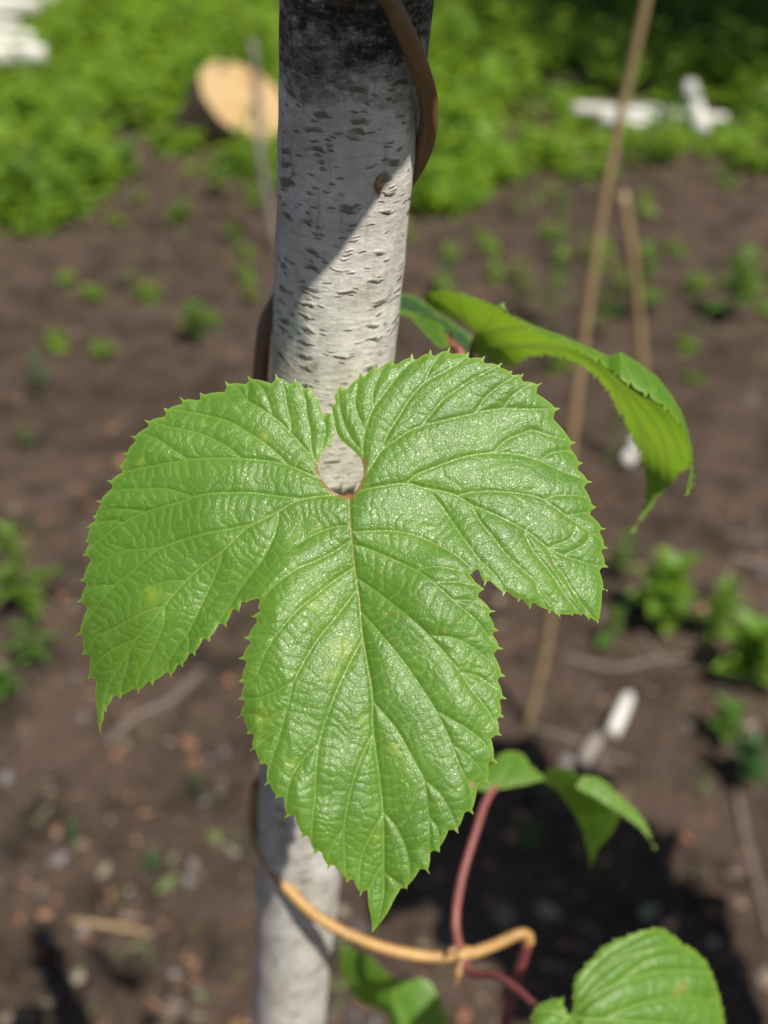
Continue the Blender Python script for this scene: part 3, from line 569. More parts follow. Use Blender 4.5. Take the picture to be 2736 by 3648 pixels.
tube('petiole', [PS(*tr('m', (600, 1000))[0], .528), PD(960, 2330, .53), PD(1052, 2395, .546)], [.0016, .0016], M['petiole'], leaf4, 10)

# --- curled leaf at the right, seen from below, and the two small ones behind the pole
ridge = [(195, 140), (240, 114), (390, 118), (500, 150), (590, 190), (660, 238), (760, 288), (900, 338), (1050, 402), (1130, 440), (1190, 420), (1240, 448), (1300, 490), (1370, 540), (1440, 630), (1490, 712), (1520, 800), (1545, 900), (1552, 990)]
marg = [(590, 192), (640, 248), (722, 318), (820, 362), (900, 392), (990, 430), (1115, 508), (1190, 572), (1270, 622), (1400, 705), (1480, 805), (1515, 900), (1528, 985), (1535, 1060), (1508, 1130)]
far = [(195, 142), (250, 222), (350, 262), (430, 292), (468, 360), (452, 432), (560, 472), (680, 502), (740, 452), (860, 452), (960, 482), (1040, 532), (1130, 640), (1200, 780), (1262, 900), (1302, 1050), (1290, 1180), (1243, 1312)]
o5 = toothed(tr('k', *ridge[::-1]), 48, False, .14, 9, 9) + toothed(tr('k', *far), 60, True, .20, 13, 12) + toothed(tr('k', (1243, 1312), (1330, 1222), (1402, 1112), (1470, 1072), (1500, 1010), (1552, 990)), 48, False, .2, 12)
X5, Y5 = tr('k', (700, 320))[0]
def d5(x, y):
    k_ = .335 / FS; dx = (x - X5) * k_; du = -(y - Y5) * k_
    b = 2.0 * dx + 2.6 * du
    return .345 - .030 * np.tanh(b / .030)
v5 = [(tr('k', (452, 432), (475, 350), (600, 310), (760, 300), (900, 345)), 1.), (tr('k', (475, 350), (420, 250), (390, 120)), .8), (tr('k', (440, 290), (330, 200), (220, 135)), .7), (tr('k', (500, 330), (560, 240), (560, 180)), .6),
      (tr('k', (460, 420), (600, 400), (800, 390), (1000, 440), (1150, 560), (1280, 760), (1330, 950), (1320, 1120), (1245, 1310)), 1.1), (tr('k', (1000, 440), (1150, 500), (1300, 620), (1420, 760), (1500, 960)), .9), (tr('k', (1150, 560), (1290, 680), (1400, 850), (1440, 1080)), .8), (tr('k', (1280, 760), (1370, 920), (1390, 1100)), .7),
      (tr('k', (700, 390), (860, 420), (960, 480)), .6), (tr('k', (600, 400), (640, 450), (680, 500)), .6), (tr('k', (1150, 560), (1180, 660), (1230, 830)), .6), (tr('k', (1260, 720), (1290, 880), (1300, 1040)), .6)]
mtop = toothed(tr('k', *marg), 66, True, .22, 14, 15)
o5b = [np.array(p) for p in mtop] + list(catmull(tr('k', (1508, 1130), (1528, 1040), (1540, 960)), 3))[1:] + [np.array(p) for p in tr('k', *ridge[4:-1][::-1])][:-1]
def ridge_y(x): r_ = tr('k', *ridge); o_ = np.argsort(r_[:, 0]); return np.interp(x, r_[o_, 0], r_[o_, 1])
def d5b(x, y):                                   # short near flank: from the ridge it rolls over towards the viewer
    t = np.clip((y - ridge_y(x)) / 110., 0, 2.)
    return d5(x, ridge_y(x)) - .010 * np.sqrt(t + 1e-4)
v5b = [(tr('k', (760, 290), (820, 360)), .5), (tr('k', (900, 340), (990, 428)), .5), (tr('k', (1050, 402), (1115, 505)), .5), (tr('k', (1190, 430), (1270, 620)), .6), (tr('k', (1300, 495), (1400, 700)), .5), (tr('k', (1440, 640), (1480, 800)), .5)]
leaf5 = leaf_obj('leaf', [sheet(o5, v5, d5, 7, .09, .6, rung=44., vw=2.6), sheet(o5b, v5b, d5b, 6, .09, .45, rung=40., vw=2.)], M['leaf_bright'], vine, 'arched leaf showing its bright underside, right of the pole')
zb5 = float(d5(np.array([tr('k', (452, 432))[0][0]]), np.array([tr('k', (452, 432))[0][1]]))[0])
tube('petiole', [PS(*tr('k', (470, 360))[0], zb5 - .002), PS(*tr('k', (452, 440))[0], zb5), PD(1000, 860, .352), PD(900, 1060, .352), PD(790, 1290, .348), PD(740, 1350, .346)], [.0009, .0013, .0015, .0017], M['petiole'], leaf5, 10)
o6 = toothed(tr('k', (330, 330), (320, 268), (260, 238), (150, 214), (60, 170)), 45, True, .14, 9) + toothed(tr('k', (60, 172), (70, 235), (105, 242), (165, 262), (182, 302), (232, 322), (250, 382), (300, 412), (352, 402)), 50, True, .14, 9)
leaf6 = leaf_obj('leaf', [sheet(o6, [(tr('k', (345, 400), (300, 320), (200, 260), (80, 190)), .9), (tr('k', (290, 300), (240, 330)), .6), (tr('k', (220, 265), (240, 240)), .6)], plane_depth(1500, 1150, .372, .9, 1.4), 9, .1, .5)], M['leaf_bright'], vine, 'small curled leaf at the right edge of the pole')
tube('petiole', [PS(*tr('k', (338, 335))[0], .367), PS(*tr('k', (365, 385))[0], .364), PS(*tr('k', (405, 440))[0], .362), PD(985, 860, .360), PD(880, 1090, .356), PD(790, 1300, .350)], [.0013, .0017, .0018, .0018], M['petiole'], leaf6, 12)
o7 = toothed(tr('k', (455, 330), (400, 288), (300, 225), (200, 152), (90, 112), (40, 150)), 60, True, .08, 7) + list(tr('k', (60, 215), (180, 235), (270, 262), (330, 330), (400, 440), (470, 450)))
leaf7 = leaf_obj('leaf', [sheet(o7, [(tr('k', (450, 420), (350, 320), (220, 220), (80, 150)), .8)], plane_depth(1560, 1150, .408, -.3, -.6), 10, .1, .4)], M['leaf_shaded'], vine, 'leaf behind the curled leaves, shade put into its dark bluish green')
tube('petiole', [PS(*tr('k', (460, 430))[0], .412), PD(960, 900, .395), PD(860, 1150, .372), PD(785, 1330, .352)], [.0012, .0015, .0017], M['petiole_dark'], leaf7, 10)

# --- unseen leaf added above the frame, outlined to shade the upper pole
edge_px = [(905, 300), (876, 368), (760, 515), (700, 592), (648, 655), (655, 700), (668, 760), (676, 812)]
q0 = pole_hit(760, 515) + S * .165; N8 = (S + Vector((-.12, .1, .05))).normalized()
E3 = []
for p in edge_px:
    hpt = pole_hit(min(p[0], 868), p[1]) if p[0] > 870 else pole_hit(*p)
    E3.append(hpt + S * ((q0 - hpt).dot(N8) / S.dot(N8)))
e1 = (E3[1] - E3[4]).normalized(); e2 = N8.cross(e1).normalized()
if e2.dot(Vector((0, 0, 1))) < 0: e2 = -e2
flat = lambda p: np.array([(p - q0).dot(e1), (p - q0).dot(e2)]) * 10000.     # tenths of a millimetre
E2 = [flat(p) for p in E3[1:]]
def band(yD, k):                                 # pole edge (k radii off its axis) carried up the sun's ray to the leaf's plane
    side = PDIR.cross(S).normalized()
    if side.x < 0: side = -side
    p = pole_axis(yD) + side * POLE_R * k; return flat(p + S * ((q0 - p).dot(N8) / S.dot(N8)))
ext = band(330, 1.45)
outer = [E2[-1], band(720, -1.15), band(600, -1.5), band(450, -1.7), band(300, -1.55), band(130, -1.7), band(-20, -1.45), band(-90, -.6), band(-110, .3), band(-40, 1.3), band(100, 1.6), band(220, 1.5), ext]
o8 = [ext] + [np.array(p) for p in catmull(E2, 6)] + [np.array(p) for p in toothed(outer, 70, True, .14, 10)][1:-1]
bm8 = resample(np.array(o8), 25.)
lo, hi = bm8.min(0), bm8.max(0); gx_, gy_ = np.meshgrid(np.arange(lo[0], hi[0], 28), np.arange(lo[1], hi[1], 28)); Q8 = np.stack([gx_.ravel(), gy_.ravel()], -1); Q8 = Q8[inside(bm8, Q8)]
vc, _, fc, _, _, _ = delaunay_2d_cdt([Vector(p) for p in bm8] + [Vector(p) for p in Q8], [], [list(range(len(bm8)))], 1, 1e-3)
Q8 = np.array([(v.x, v.y) for v in vc]); F8 = np.array([f for f in fc if len(f) == 3], np.int32)
d8, vid8, arc8, sd8, w8 = nearest_vein(Q8, [(np.array([(0., 520.), (250., 300.), (480., 120.)]), 1.), (np.array([(0., 520.), (-200., 420.), (-420., 300.)]), 1.), (np.array([(0., 520.), (60., 800.), (0., 1040.)]), 1.)])
h8 = .0012 * (1 - np.exp(-d8 / 60)) - .000004 * np.abs(Q8[:, 0])
P8 = np.array([list(q0 + e1 * (a / 10000) + e2 * (b / 10000)) for a, b in Q8]) + np.outer(h8, np.array(N8))
z8 = np.zeros(len(Q8))
shade_leaf = leaf_obj('leaf', [(P8, F8, dict(vein=np.exp(-(d8 / 8)**2), rung=z8, edge=z8, yellow=z8, brown=z8, red=z8))], M['leaf'], vine, 'unseen leaf added higher up the vine, shaped to shade the upper pole')
tube('petiole', [q0 + e1 * float(band(-80, 0)[0]) / 10000 + e2 * float(band(-80, 0)[1]) / 10000, pole_axis(-120) + S * .10, pole_axis(-90) + S * .02], [.0012, .0014, .0016], M['petiole'], shade_leaf, 8)

# ------------------------------------------------------------------ loose wood and stalks
def gp(x, y, h=0.): p = GD(x, y, h); return p
M['twig_dull'] = stem_mat('twig_dull', (.17, .135, .11), (.11, .085, .07), (.22, .185, .155), 40., .9)
def stick(name, pxs, r, mat, label, cat, group=None, lift=.6, seg=10):
    r = r * KG * (.62 if name == 'ground_twig' else 1.)
    pts = []
    for x, y in pxs:
        p = GD(x, y, r * lift); p.z += gz(p.x, p.y); pts.append(p)
    c = sum(pts, Vector()) / len(pts)
    o = tube(name, pts, [r, r * 1.05, r * .85], mat, None, seg, .06, 6, loc=(c.x, c.y, c.z - r)); return tag(o, label, cat, group)
def stalk(name, base, top, r, mat, label, cat, bend=(0, 0, 0), rad=None):
    c = Vector(base); m_ = (Vector(base) + Vector(top)) / 2 + Vector(bend)
    o = tube(name, [c, m_, top], rad or [r * 1.1, r, r * .8], mat, None, 10, .04, 10, loc=c); return tag(o, label, cat)
b = GD(1138, 1570); zt = (b.y * CP - (b.z - CAM_H) * SP)
def at_y(x, y, Y):                                # pixel on the vertical plane at distance Y
    r = ray(x, y); return Vector((0, 0, CAM_H)) + r * (Y / r.y)
tag(tube('dry_stalk', [b - Vector((0, 0, .02)), at_y(1190, 1330, b.y + .02), at_y(1252, 800, b.y + .05), at_y(1310, 400, b.y + .07), at_y(1395, 0, b.y + .08), at_y(1440, -250, b.y + .08)], [.0080, .0074, .0066, .0056], M['straw'], None, 12, .04, 8, loc=b), 'tall dry straw-coloured stalk leaning right, unbroken, behind the arched leaf', 'dry stalk')
b2 = GD(1402, 1010)
tag(tube('dry_stalk', [b2 - Vector((0, 0, .02)), at_y(1386, 790, b2.y), at_y(1370, 600, b2.y - .01), at_y(1345, 418, b2.y - .02)], [.013, .0124, .0117, .011], M['straw'], None, 12, .04, 8, loc=b2), 'short dry stalk with a broken-off top beside the tall stalk', 'dry stalk')
b3 = GD(598, 520)
tag(tube('dead_twig', [b3 - Vector((0, 0, .02)), at_y(582, 450, b3.y), at_y(562, 340, b3.y), at_y(558, 240, b3.y + .02), at_y(546, 88, b3.y + .03)], [.014, .015, .016, .013], M['twig_grey'], None, 10, .06, 8, loc=b3), 'thin grey dead twig standing in front of the sawn log', 'twig')
stick('birch_stick', [(1238, 232), (1330, 243), (1420, 250)], .026, M['twig_white'], 'long white birch stick lying at the back of the heap by the weeds', 'stick', 'white birch sticks', 2.2)
stick('birch_stick', [(1300, 258), (1380, 270), (1465, 278)], .024, M['twig_white'], 'white birch stick lying at the front of the heap by the weeds', 'stick', 'white birch sticks', 1.4)
stick('birch_stick', [(1370, 238), (1470, 252), (1568, 258)], .023, M['twig_white'], 'white birch stick at the right end of the heap, under the short crosspiece', 'stick', 'white birch sticks', 2.)
pA, pB = GD(1512, 300), GD(1482, 232); pA.z += .05; pB.z += .11
tag(tube('birch_billet', [pA, (pA + pB) / 2, pB], [.043, .043, .041], M['twig_white'], None, 12, .04, 6, loc=pA), 'short white birch billet lying across the heap of sticks', 'billet')
for i, (x0, y0, x1, y1, r) in enumerate([(-60, 122, 98, 116, .055), (-70, 86, 70, 84, .048), (-60, 20, 85, 14, .05), (-40, 52, 40, 50, .034), (90, 2, 190, -4, .04)]):
    stick('birch_log', [(x0, y0), ((x0 + x1) / 2, (y0 + y1) / 2 - 2), (x1, y1)], r, M['twig_white'], ['thick white birch log nearest the bare soil in the pile', 'white birch log second in the pile from the bare soil', 'long white birch log at the far side of the pile', 'thin white birch log in the middle of the pile', 'white birch log beyond the pile among green weeds'][i], 'log', 'white birch logs piled in the weeds', 2.2)
stick('birch_twig', [(1322, 1578), (1340, 1540), (1358, 1502)], .0105, M['twig_white'], 'short bright white birch twig lying on the soil', 'twig', None, 1.2)
stick('birch_twig', [(1258, 1648), (1278, 1610), (1296, 1585)], .010, M['twig_grey'], 'short pale grey twig lying next to the bright white one', 'twig', None, 1.)
stick('birch_twig', [(1352, 1000), (1362, 985), (1372, 958)], .013, M['twig_white'], 'tiny white birch chip lying behind the tip of the arched leaf', 'twig', None, 1.5)
stick('ground_twig', [(1215, 1420), (1330, 1440), (1440, 1428), (1552, 1436)], .0075, M['twig_dull'], 'long level grey twig lying under the bright weeds', 'twig')
stick('ground_twig', [(1150, 1568), (1230, 1595), (1300, 1625), (1360, 1645)], .0075, M['twig_dull'], 'grey twig sloping past the white birch twig', 'twig')
stick('ground_twig', [(228, 1600), (290, 1545), (370, 1505), (435, 1435)], .0085, M['twig_dull'], 'forked grey-brown twig lying below the left lobe of the big leaf', 'twig')
stick('ground_twig', [(1575, 1215), (1620, 1228), (1700, 1250)], .010, M['twig_dull'], 'pale twig end lying behind the bright weeds', 'twig')
stick('ground_twig', [(1590, 1690), (1610, 1790), (1640, 1900), (1665, 2010)], .0075, M['twig_dull'], 'curved grey twig on the soil right of the drooping leaf', 'twig')
stick('ground_twig', [(1540, 1475), (1610, 1478), (1690, 1465)], .010, M['twig_dull'], 'thick reddish grey twig below the dark green weeds', 'twig')
stick('ground_twig', [(1390, 1385), (1420, 1420), (1450, 1450)], .007, M['twig_dull'], 'short brown twig crossing the long level twig', 'twig')
stick('ground_twig', [(155, 1990), (240, 2005), (330, 2020)], .006, M['straw'], 'short straw-coloured twig lying on shaded soil', 'twig')

# the sawn log
lc = GD(528, 215, .20); LN = Vector((.52, -.40, .75)).normalized(); LR = .235
log = empty('sawn_log', (lc.x, lc.y, 0), 'thick sawn log with a pale tan cut face lying in the weeds', 'log')
bm = bmesh.new(); segs = 40; rings = []
ex = LN.orthogonal().normalized(); ey = LN.cross(ex)
for j, (dz, k) in enumerate([(.0, .985), (-.008, 1.0), (-.10, 1.01), (-.22, 1.0), (-.30, 1.0), (-.305, .9)]):
    rings.append([bm.verts.new(Vector((0, 0, lc.z)) + LN * dz + (ex * math.cos(2*math.pi*i/segs) + ey * math.sin(2*math.pi*i/segs)) * LR * k * (1 + .03*math.sin(3*i/segs*6.28 + 1) + .015*math.sin(11*i/segs*6.28))) for i in range(segs)])
for r0, r1_ in zip(rings[:-1], rings[1:]):
    for i in range(segs): bm.faces.new((r0[i], r1_[i], r1_[(i+1) % segs], r0[(i+1) % segs]))
bm.faces.new(rings[-1])
me = bpy.data.meshes.new('bark'); bm.to_mesh(me); bm.free(); link('bark', me, M['log_bark'], log)
bm = bmesh.new(); cv = bm.verts.new((0, 0, 0)); rim = []
for i in range(segs): rim.append(bm.verts.new((ex * math.cos(2*math.pi*i/segs) + ey * math.sin(2*math.pi*i/segs)) * LR * .985 * (1 + .03*math.sin(3*i/segs*6.28 + 1) + .015*math.sin(11*i/segs*6.28)) + LN * .001))
for i in range(segs): bm.faces.new((cv, rim[i], rim[(i+1) % segs]))
me = bpy.data.meshes.new('cut_face'); bm.to_mesh(me); bm.free(); fo = link('cut_face', me, M['cut_wood'], log); fo.location = (0, 0, lc.z)

# ------------------------------------------------------------------ weeds: each one a plant with a stem and leaves
def blade_mesh(name, w, fold, curl, n_=5, mat=None):
    V, F = [], []
    for i in range(n_ + 1):
        t = i / n_; hw = w * math.sin(math.pi * min(1, .06 + .94*t)**.8) * (1 if t < 1 else 0) + .004
        z = -curl * t * t
        V += [(-hw, t, z + fold * hw), (0, t, z), (hw, t, z + fold * hw)]
    for i in range(n_):
        a = i * 3; F += [(a, a+1, a+4, a+3), (a+1, a+2, a+5, a+4)]
    me = bpy.data.meshes.new(name); me.from_pydata(V, [], F); me.update(); me.polygons.foreach_set('use_smooth', np.ones(len(F), bool)); me.materials.append(mat); return me
BL = {(k, s): blade_mesh('weed_leaf', w, .5, c, 5, M[k]) for k in ('weed', 'weed_bright', 'weed_dark') for s, (w, c) in enumerate([(.20, .25), (.32, .2), (.12, .4)])}
ST = {}
def stem_mesh(mat):
    if mat not in ST:
        V, F = tube_arrays(np.array([(0, 0, -.03), (.02, 0, .35), (-.02, .02, .7), (0, 0, 1.)]), [.016, .012, .006], 6)
        me = bpy.data.meshes.new('weed_stem'); me.from_pydata([tuple(v) for v in V], [], [f if f[3] != f[0] else f[:3] for f in F]); me.update(); me.materials.append(M[mat]); ST[mat] = me
    return ST[mat]
def weed(x, y, ytop, spread, nl, mat, shape, label, ll=None, group='weeds sprouting from the bare soil', seed=0):
    rs = random.Random(seed * 13 + int(x) * 7 + int(y)); b_ = GD(x, y); b_.z = gz(b_.x, b_.y); h = max(.03, top_height(b_, ytop))
    dep = b_.y * CP + (CAM_H) * SP; wm = spread * DS / FS * dep
    o = empty('weed_plant', b_, label, 'weed', group); o.rotation_euler.z = rs.uniform(0, 6.28)
    st = bpy.data.objects.new('stem', stem_mesh(mat)); C.objects.link(st); st.parent = o; st.scale = (min(h, .25), min(h, .25), h * .96)
    for i in range(nl):
        lf = bpy.data.objects.new('leaf', BL[(mat, shape)]); C.objects.link(lf); lf.parent = o
        t = (i + .6) / nl; a = i * 2.4 + rs.uniform(-.4, .4); L = (ll or wm * .55) * rs.uniform(.7, 1.15) * (1.1 - .45 * t)
        lf.location = (.0, .0, h * (.12 + .86 * t)); lf.rotation_euler = (R(rs.uniform(5, 45) + 25*t), R(rs.uniform(-15, 15)), a); lf.scale = (L, L, L)
    return o
W_ = [
 (1432, 1352, 1225, 170, 22, 'weed_bright', 1, 'bright yellow-green weed with broad leaves beside the right lobe of the big leaf'),
 (1545, 1385, 1265, 130, 20, 'weed_bright', 0, 'bushy bright green weed next to the broad-leaved one, above the long level twig'),
 (1335, 1250, 1165, 80, 8, 'weed', 1, 'small green weed peeping out behind the right lobe tip'),
 (1320, 1395, 1325, 80, 7, 'weed', 1, 'low green weed in the shade of the right lobe'),
 (1610, 1480, 1365, 170, 22, 'weed_bright', 1, 'wide leafy weed behind the thick reddish twig'),
 (1640, 1410, 1370, 70, 8, 'weed_bright', 1, 'little pale weed at the edge of the wide leafy weed'),
 (1560, 1590, 1520, 120, 9, 'weed', 1, 'low weed just in front of the thick reddish twig'),
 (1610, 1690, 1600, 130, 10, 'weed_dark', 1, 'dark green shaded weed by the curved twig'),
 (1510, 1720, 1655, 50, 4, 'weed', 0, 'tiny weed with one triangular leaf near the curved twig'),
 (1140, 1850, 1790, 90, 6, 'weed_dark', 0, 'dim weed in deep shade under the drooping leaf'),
 (1190, 705, 385, 90, 22, 'weed', 0, 'tall slim upright weed on open soil between pole and tall stalk'),
 (1375, 690, 545, 120, 18, 'weed', 0, 'bushy weed around the foot of the broken stalk'),
 (1300, 720, 620, 90, 12, 'weed', 2, 'fine-leaved weed between the two dry stalks'),
 (1580, 690, 560, 130, 16, 'weed', 0, 'open-branched weed on the soil right of the broken stalk'),
 (1490, 640, 590, 60, 8, 'weed', 2, 'small sparse weed near the open-branched weed'),
 (1120, 470, 400, 50, 8, 'weed', 0, 'small weed next to the tall slim weed'),
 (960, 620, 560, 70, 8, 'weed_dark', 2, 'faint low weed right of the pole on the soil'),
 (1330, 1000, 880, 80, 10, 'weed', 2, 'spindly weed between the dry stalks below the arched leaf'),
 (1160, 1640, 1550, 50, 7, 'weed', 2, 'thin weed at the foot of the tall dry stalk'),
 (425, 745, 665, 100, 10, 'weed', 1, 'round-leaved weed on open soil left of the pole'),
 (545, 655, 600, 60, 7, 'weed_bright', 1, 'yellow-green seedling close to the left side of the pole'),
 (545, 570, 530, 40, 5, 'weed_bright', 1, 'tiny pale seedling above the yellow-green one'),
 (480, 430, 320, 90, 12, 'weed', 0, 'leafy weed under the sawn log'),
 (285, 385, 310, 70, 9, 'weed', 1, 'single weed on soil at the fringe of the undergrowth'),
 (395, 480, 435, 60, 7, 'weed', 1, 'small weed between the fringe and the pole'),
 (290, 622, 585, 50, 4, 'weed', 1, 'lone pale broad leaf sprouting from the soil'),
 (60, 1330, 1140, 170, 22, 'weed_bright', 2, 'tall leafy weed on the soil left of the big leaf'),
 (75, 1420, 1330, 120, 12, 'weed', 2, 'darker thin-leaved weed in front of the tall leafy one'),
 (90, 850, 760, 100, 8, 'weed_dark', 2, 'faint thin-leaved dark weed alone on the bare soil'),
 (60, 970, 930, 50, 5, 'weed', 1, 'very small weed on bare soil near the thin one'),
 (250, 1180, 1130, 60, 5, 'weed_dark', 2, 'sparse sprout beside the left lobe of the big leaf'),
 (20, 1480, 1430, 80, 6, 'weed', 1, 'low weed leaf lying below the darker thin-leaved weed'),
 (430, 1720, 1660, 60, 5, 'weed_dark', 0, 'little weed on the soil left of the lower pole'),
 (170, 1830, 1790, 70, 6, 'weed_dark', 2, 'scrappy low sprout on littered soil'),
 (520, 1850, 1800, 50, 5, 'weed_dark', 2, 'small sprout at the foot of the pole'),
 (330, 1890, 1855, 60, 5, 'weed_dark', 0, 'small flat weed among brown litter'),
 (60, 470, 345, 130, 18, 'weed', 0, 'dense leafy weed at the near corner of the undergrowth'),
 (150, 470, 400, 90, 12, 'weed', 0, 'leafy weed beside the near corner of the undergrowth'),
]
for i, w in enumerate(W_): weed(*w, seed=i)

# ------------------------------------------------------------------ undergrowth: an uncountable mass of leafy shoots
low = [(-200, -60, 125, 215), (1200, 215, 1600, 330)]
def shoots(name, poly, nsh, hmin, hmax, lsize, mat, label, seed, ymax_h=None):
    r_ = np.random.default_rng(seed); poly = np.array(poly, float); lo, hi = poly.min(0), poly.max(0); V, F = [], []
    Q = r_.uniform(lo, hi, (nsh * 8, 2)); Q = Q[inside(poly, Q)]
    # even out the density on the ground, not in the picture
    G = [GD(x, y) for x, y in Q]; wgt = np.array([p.y**2.2 for p in G]) * np.clip(vnoise(np.array([p.x for p in G]), np.array([p.y for p in G]), 91, 1.1) * 1.3 + .9, .35, 1.5); wgt /= wgt.sum()
    sel = r_.choice(len(Q), min(nsh, len(Q)), replace=False, p=wgt)
    for s in sel:
        p = G[s]; h = KG * r_.uniform(hmin, hmax) * (.55 + .6 * abs(vnoise(np.array([p.x]), np.array([p.y]), 77, 1.6)[0]) * 1.6)
        for (a_, b_, c_, d_) in low:
            if a_ < Q[s][0] < c_ and b_ < Q[s][1] < d_: h = min(h, r_.uniform(.02, .05))
        lean = r_.normal(0, .12, 2) * h; nl = int(r_.integers(9, 17)); a0 = r_.uniform(0, 6.28)
        for i in range(nl):
            t = (i + 1) / nl; c = np.array([p.x + lean[0]*t, p.y + lean[1]*t, h * t]); a = a0 + i * 2.4 + r_.normal(0, .3); el = r_.uniform(-.3, .7); L = KG * lsize * r_.uniform(.6, 1.3) * (1.15 - .5*t); w = L * r_.uniform(.22, .36)
            d = np.array([math.cos(a)*math.cos(el), math.sin(a)*math.cos(el), math.sin(el)]); sd = np.array([-math.sin(a), math.cos(a), r_.normal(0, .3)]); m_ = c + d * L * .5 - np.array([0, 0, .06*L])
            k = len(V); V += [c, m_ + sd*w + [0, 0, .1*L], c + d*L - np.array([0, 0, .25*L]), m_ - sd*w + [0, 0, .1*L], m_]
            F += [(k, k+1, k+4), (k+1, k+2, k+4), (k+2, k+3, k+4), (k+3, k, k+4)]
    o = link(name, mesh_np(name, np.array(V), np.array(F)), mat); return tag(o, label, None, None, 'stuff')
left_poly = [(-160, 520), (0, 480), (60, 470), (150, 430), (200, 370), (250, 330), (330, 300), (420, 260), (480, 290), (600, 300), (600, 0), (500, -30), (-160, -30)]
right_poly = [(900, 400), (960, 420), (1010, 395), (1060, 340), (1130, 330), (1230, 320), (1330, 330), (1420, 310), (1540, 330), (1640, 320), (1800, 330), (1800, -30), (880, -30)]
shoots('undergrowth', left_poly, 1400, .07, .40, .095, M['under'], 'dense sunlit green undergrowth left of the pole', 1)
shoots('undergrowth', right_poly, 1250, .07, .40, .095, M['under'], 'dense green undergrowth right of the pole, fading into shade', 2)
shoots('undergrowth', [(-100, 560), (120, 500), (230, 420), (330, 350), (450, 330), (600, 420), (600, 290), (420, 250), (200, 360), (-100, 470)], 90, .05, .16, .07, M['under'], 'thin ragged fringe of the undergrowth left of the pole', 5)
shoots('undergrowth', [(890, 470), (1000, 460), (1100, 400), (1300, 390), (1500, 370), (1800, 390), (1800, 300), (1400, 290), (1000, 340), (890, 380)], 110, .05, .17, .07, M['under'], 'thin ragged fringe of the undergrowth right of the pole', 6)
shoots('ground_sprouts', [(-60, 520), (250, 350), (600, 330), (600, 700), (300, 800), (-60, 760)], 26, .02, .06, .04, M['under'], 'scattered tiny sprouts on the soil left of the pole', 3)
shoots('ground_sprouts', [(880, 420), (1100, 350), (1700, 340), (1700, 800), (1250, 900), (880, 700)], 50, .02, .08, .04, M['under'], 'scattered tiny sprouts on the soil right of the pole', 4)

# ------------------------------------------------------------------ litter on the soil
r_ = np.random.default_rng(11); V, F, tone = [], [], []
for k in range(1700):
    x, y = r_.uniform(-120, 1780), 2330 - 2050 * r_.uniform(0, 1)**1.25
    p = GD(x, y); dz = gz(p.x, p.y); L = r_.lognormal(math.log(.0085), .5); asp = r_.choice([.25, .5, .8], p=[.3, .4, .3]); a = r_.uniform(0, 6.28)
    d = np.array([math.cos(a), math.sin(a), r_.normal(0, .25)]); s_ = np.array([-math.sin(a), math.cos(a), r_.normal(0, .25)]) * asp
    c = np.array([p.x, p.y, dz + .002]); t = r_.uniform(0, 1); t = min(.999, t); up = np.array([0, 0, L * .35]); b0 = len(V)
    V += [c - d*L, c - s_*L*.9, c + d*L, c + s_*L*.9, c + up, c - up * .5]; tone += [t] * 6
    F += [(b0, b0+1, b0+4), (b0+1, b0+2, b0+4), (b0+2, b0+3, b0+4), (b0+3, b0, b0+4), (b0+1, b0, b0+5), (b0+2, b0+1, b0+5), (b0+3, b0+2, b0+5), (b0, b0+3, b0+5)]
o = link('leaf_litter', mesh_np('leaf_litter', np.array(V), np.array(F), dict(tone=tone)), M['litter']); tag(o, 'brown bark chips and dry leaf crumbs scattered over the soil', None, None, 'stuff')
o.data.polygons.foreach_set('use_smooth', np.zeros(len(o.data.polygons), bool))

# ------------------------------------------------------------------ trees at the wood's edge: their crowns shade the far undergrowth
def tree(x, y, hc, rad, trunk_r, nleaf, label, seed):
    r_ = np.random.default_rng(seed); o = empty('broadleaf_tree', (x, y, 0), label, 'tree', "trees at the wood's edge")
    c = np.array([x, y, hc])
    tube('trunk', [(x, y, -.1), (x + .05, y, hc * .4), (x - .03, y + .05, hc * .8), (x, y, hc + rad * .5)], [trunk_r * 1.2, trunk_r, trunk_r * .7, trunk_r * .3], M['tree_bark'], o, 14, .05, 6)
    for i in range(6):
        a = i * 1.05 + r_.uniform(-.2, .2); e = c + np.array([math.cos(a), math.sin(a), r_.uniform(-.1, .5)]) * rad * .75
        tube('branch', [(x, y, hc * .62 + i * .08), tuple((np.array([x, y, hc * .75]) + e) / 2 + [0, 0, .1]), tuple(e)], [trunk_r * .45, trunk_r * .25, trunk_r * .1], M['tree_bark'], o, 8, .03, 5)
    cl = c + r_.normal(0, 1, (int(nleaf / 45), 3)) * rad * np.array([.5, .5, .36]); V, F = [], []
    for q in cl:
        for i in range(45):
            p = q + r_.normal(0, .17 * rad, 3); d = r_.normal(0, 1, 3); d /= np.linalg.norm(d); s_ = np.cross(d, r_.normal(0, 1, 3)); s_ /= np.linalg.norm(s_); L = r_.uniform(.08, .13)
            k = len(V); V += [p, p + d*L*.5 + s_*L*.3, p + d*L, p + d*L*.5 - s_*L*.3]; F.append((k, k+1, k+2, k+3))
    me = mesh_np('crown', np.array(V) - np.array([x, y, 0]), np.array(F)); link('crown', me, M['wood_leaf'], o); return o
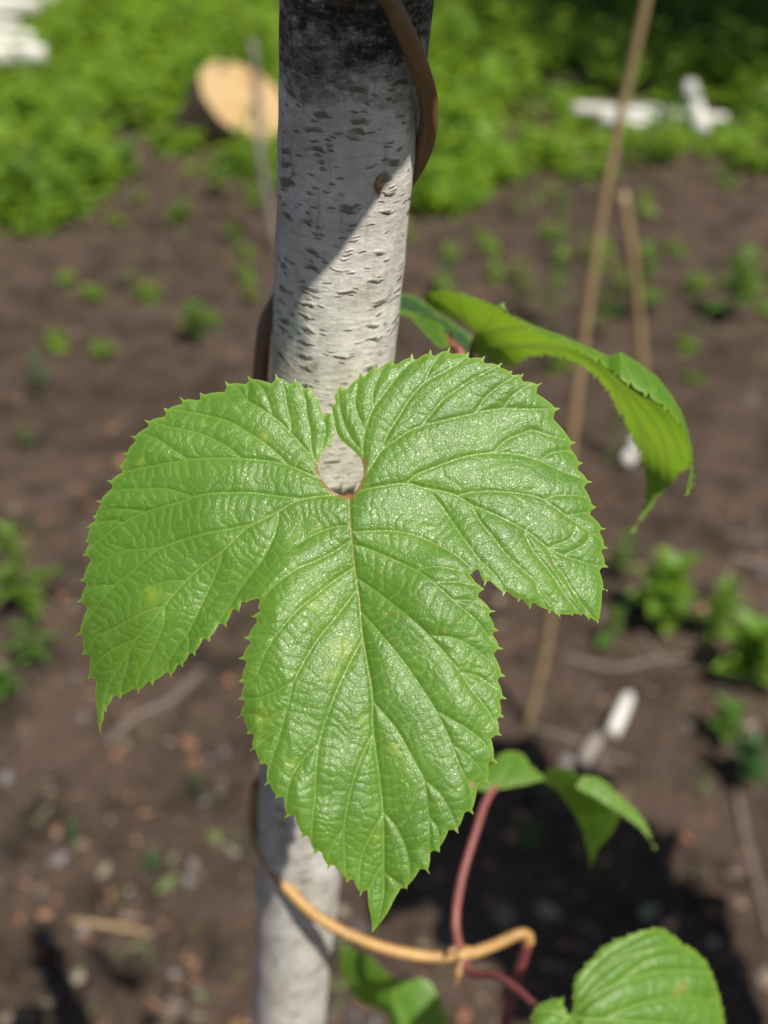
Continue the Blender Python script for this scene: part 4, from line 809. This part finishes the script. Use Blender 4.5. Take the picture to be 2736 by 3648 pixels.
def tree_for(gx, gy, hc, *a):                   # stand a tree so that its crown's shade falls round (gx, gy)
    t = hc / S.z; tree(gx + S.x * t, gy + S.y * t, hc, *a)
tree_for(2.7, 8.3, 4.6, 2.0, .14, 30000, 'slender dark tree standing right of the white stick heap', 1)
tree_for(1.35, 9.7, 4.8, 1.9, .16, 28000, 'dark broadleaf tree behind the slender one', 2)
tree_for(3.5, 10.2, 5.2, 2.3, .18, 28000, 'dark broadleaf tree farthest into the wood', 3)
tree_for(4.5, 8.0, 4.8, 1.7, .15, 18000, 'dark broadleaf tree nearest the bare soil', 4)

# ------------------------------------------------------------------ unseen second hop pole, added so that its foliage shades the soil
shade_pole = link('birch_pole', pole.data, M['birch']); shade_pole.location = (.63, .58, -.03); shade_pole.rotation_euler = (R(3), R(4), 2.); shade_pole.scale = (1, 1, 1.)
tag(shade_pole, 'unseen birch pole added to carry the shading hop leaves', 'pole')
shade_vine = empty('hop_vine', (.63, .58, 0), 'unseen bushy hop vine added to shade the soil', 'hop vine')
hx = [(.63 + .022 * math.cos(t * 3.2) + .03 * t / 4, .58 + .022 * math.sin(t * 3.2) - .02 * t / 4, .02 + t * .33) for t in np.linspace(0, 4.2, 40)]
tube('bine', hx, [.003, .0025], M['bine_shade'], shade_vine, 8, 0., 2)
lm = shade_leaf.data.copy(); cc = np.array(q0 - vine.location + e2 * .05)
co_ = np.empty(len(lm.vertices) * 3, np.float32); lm.vertices.foreach_get('co', co_); co_ = co_.reshape(-1, 3) - cc
Bm = np.array([list(e1), list(e2), list(N8)]); lm.vertices.foreach_set('co', (co_ @ Bm.T).astype(np.float32).ravel()); lm.update()
rs = random.Random(4)
for i in range(150):
    lf = bpy.data.objects.new('leaf', lm); C.objects.link(lf); lf.parent = shade_vine
    a = rs.uniform(0, 6.28); h = rs.uniform(.80, 1.42); rad = rs.uniform(.03, .20)
    lf.location = (rad * math.cos(a) + .03, rad * math.sin(a), h); lf.rotation_euler = (R(rs.uniform(-35, 35)), R(rs.uniform(-35, 35)), rs.uniform(0, 6.28)); lf.scale = [rs.uniform(1.5, 2.1)] * 3
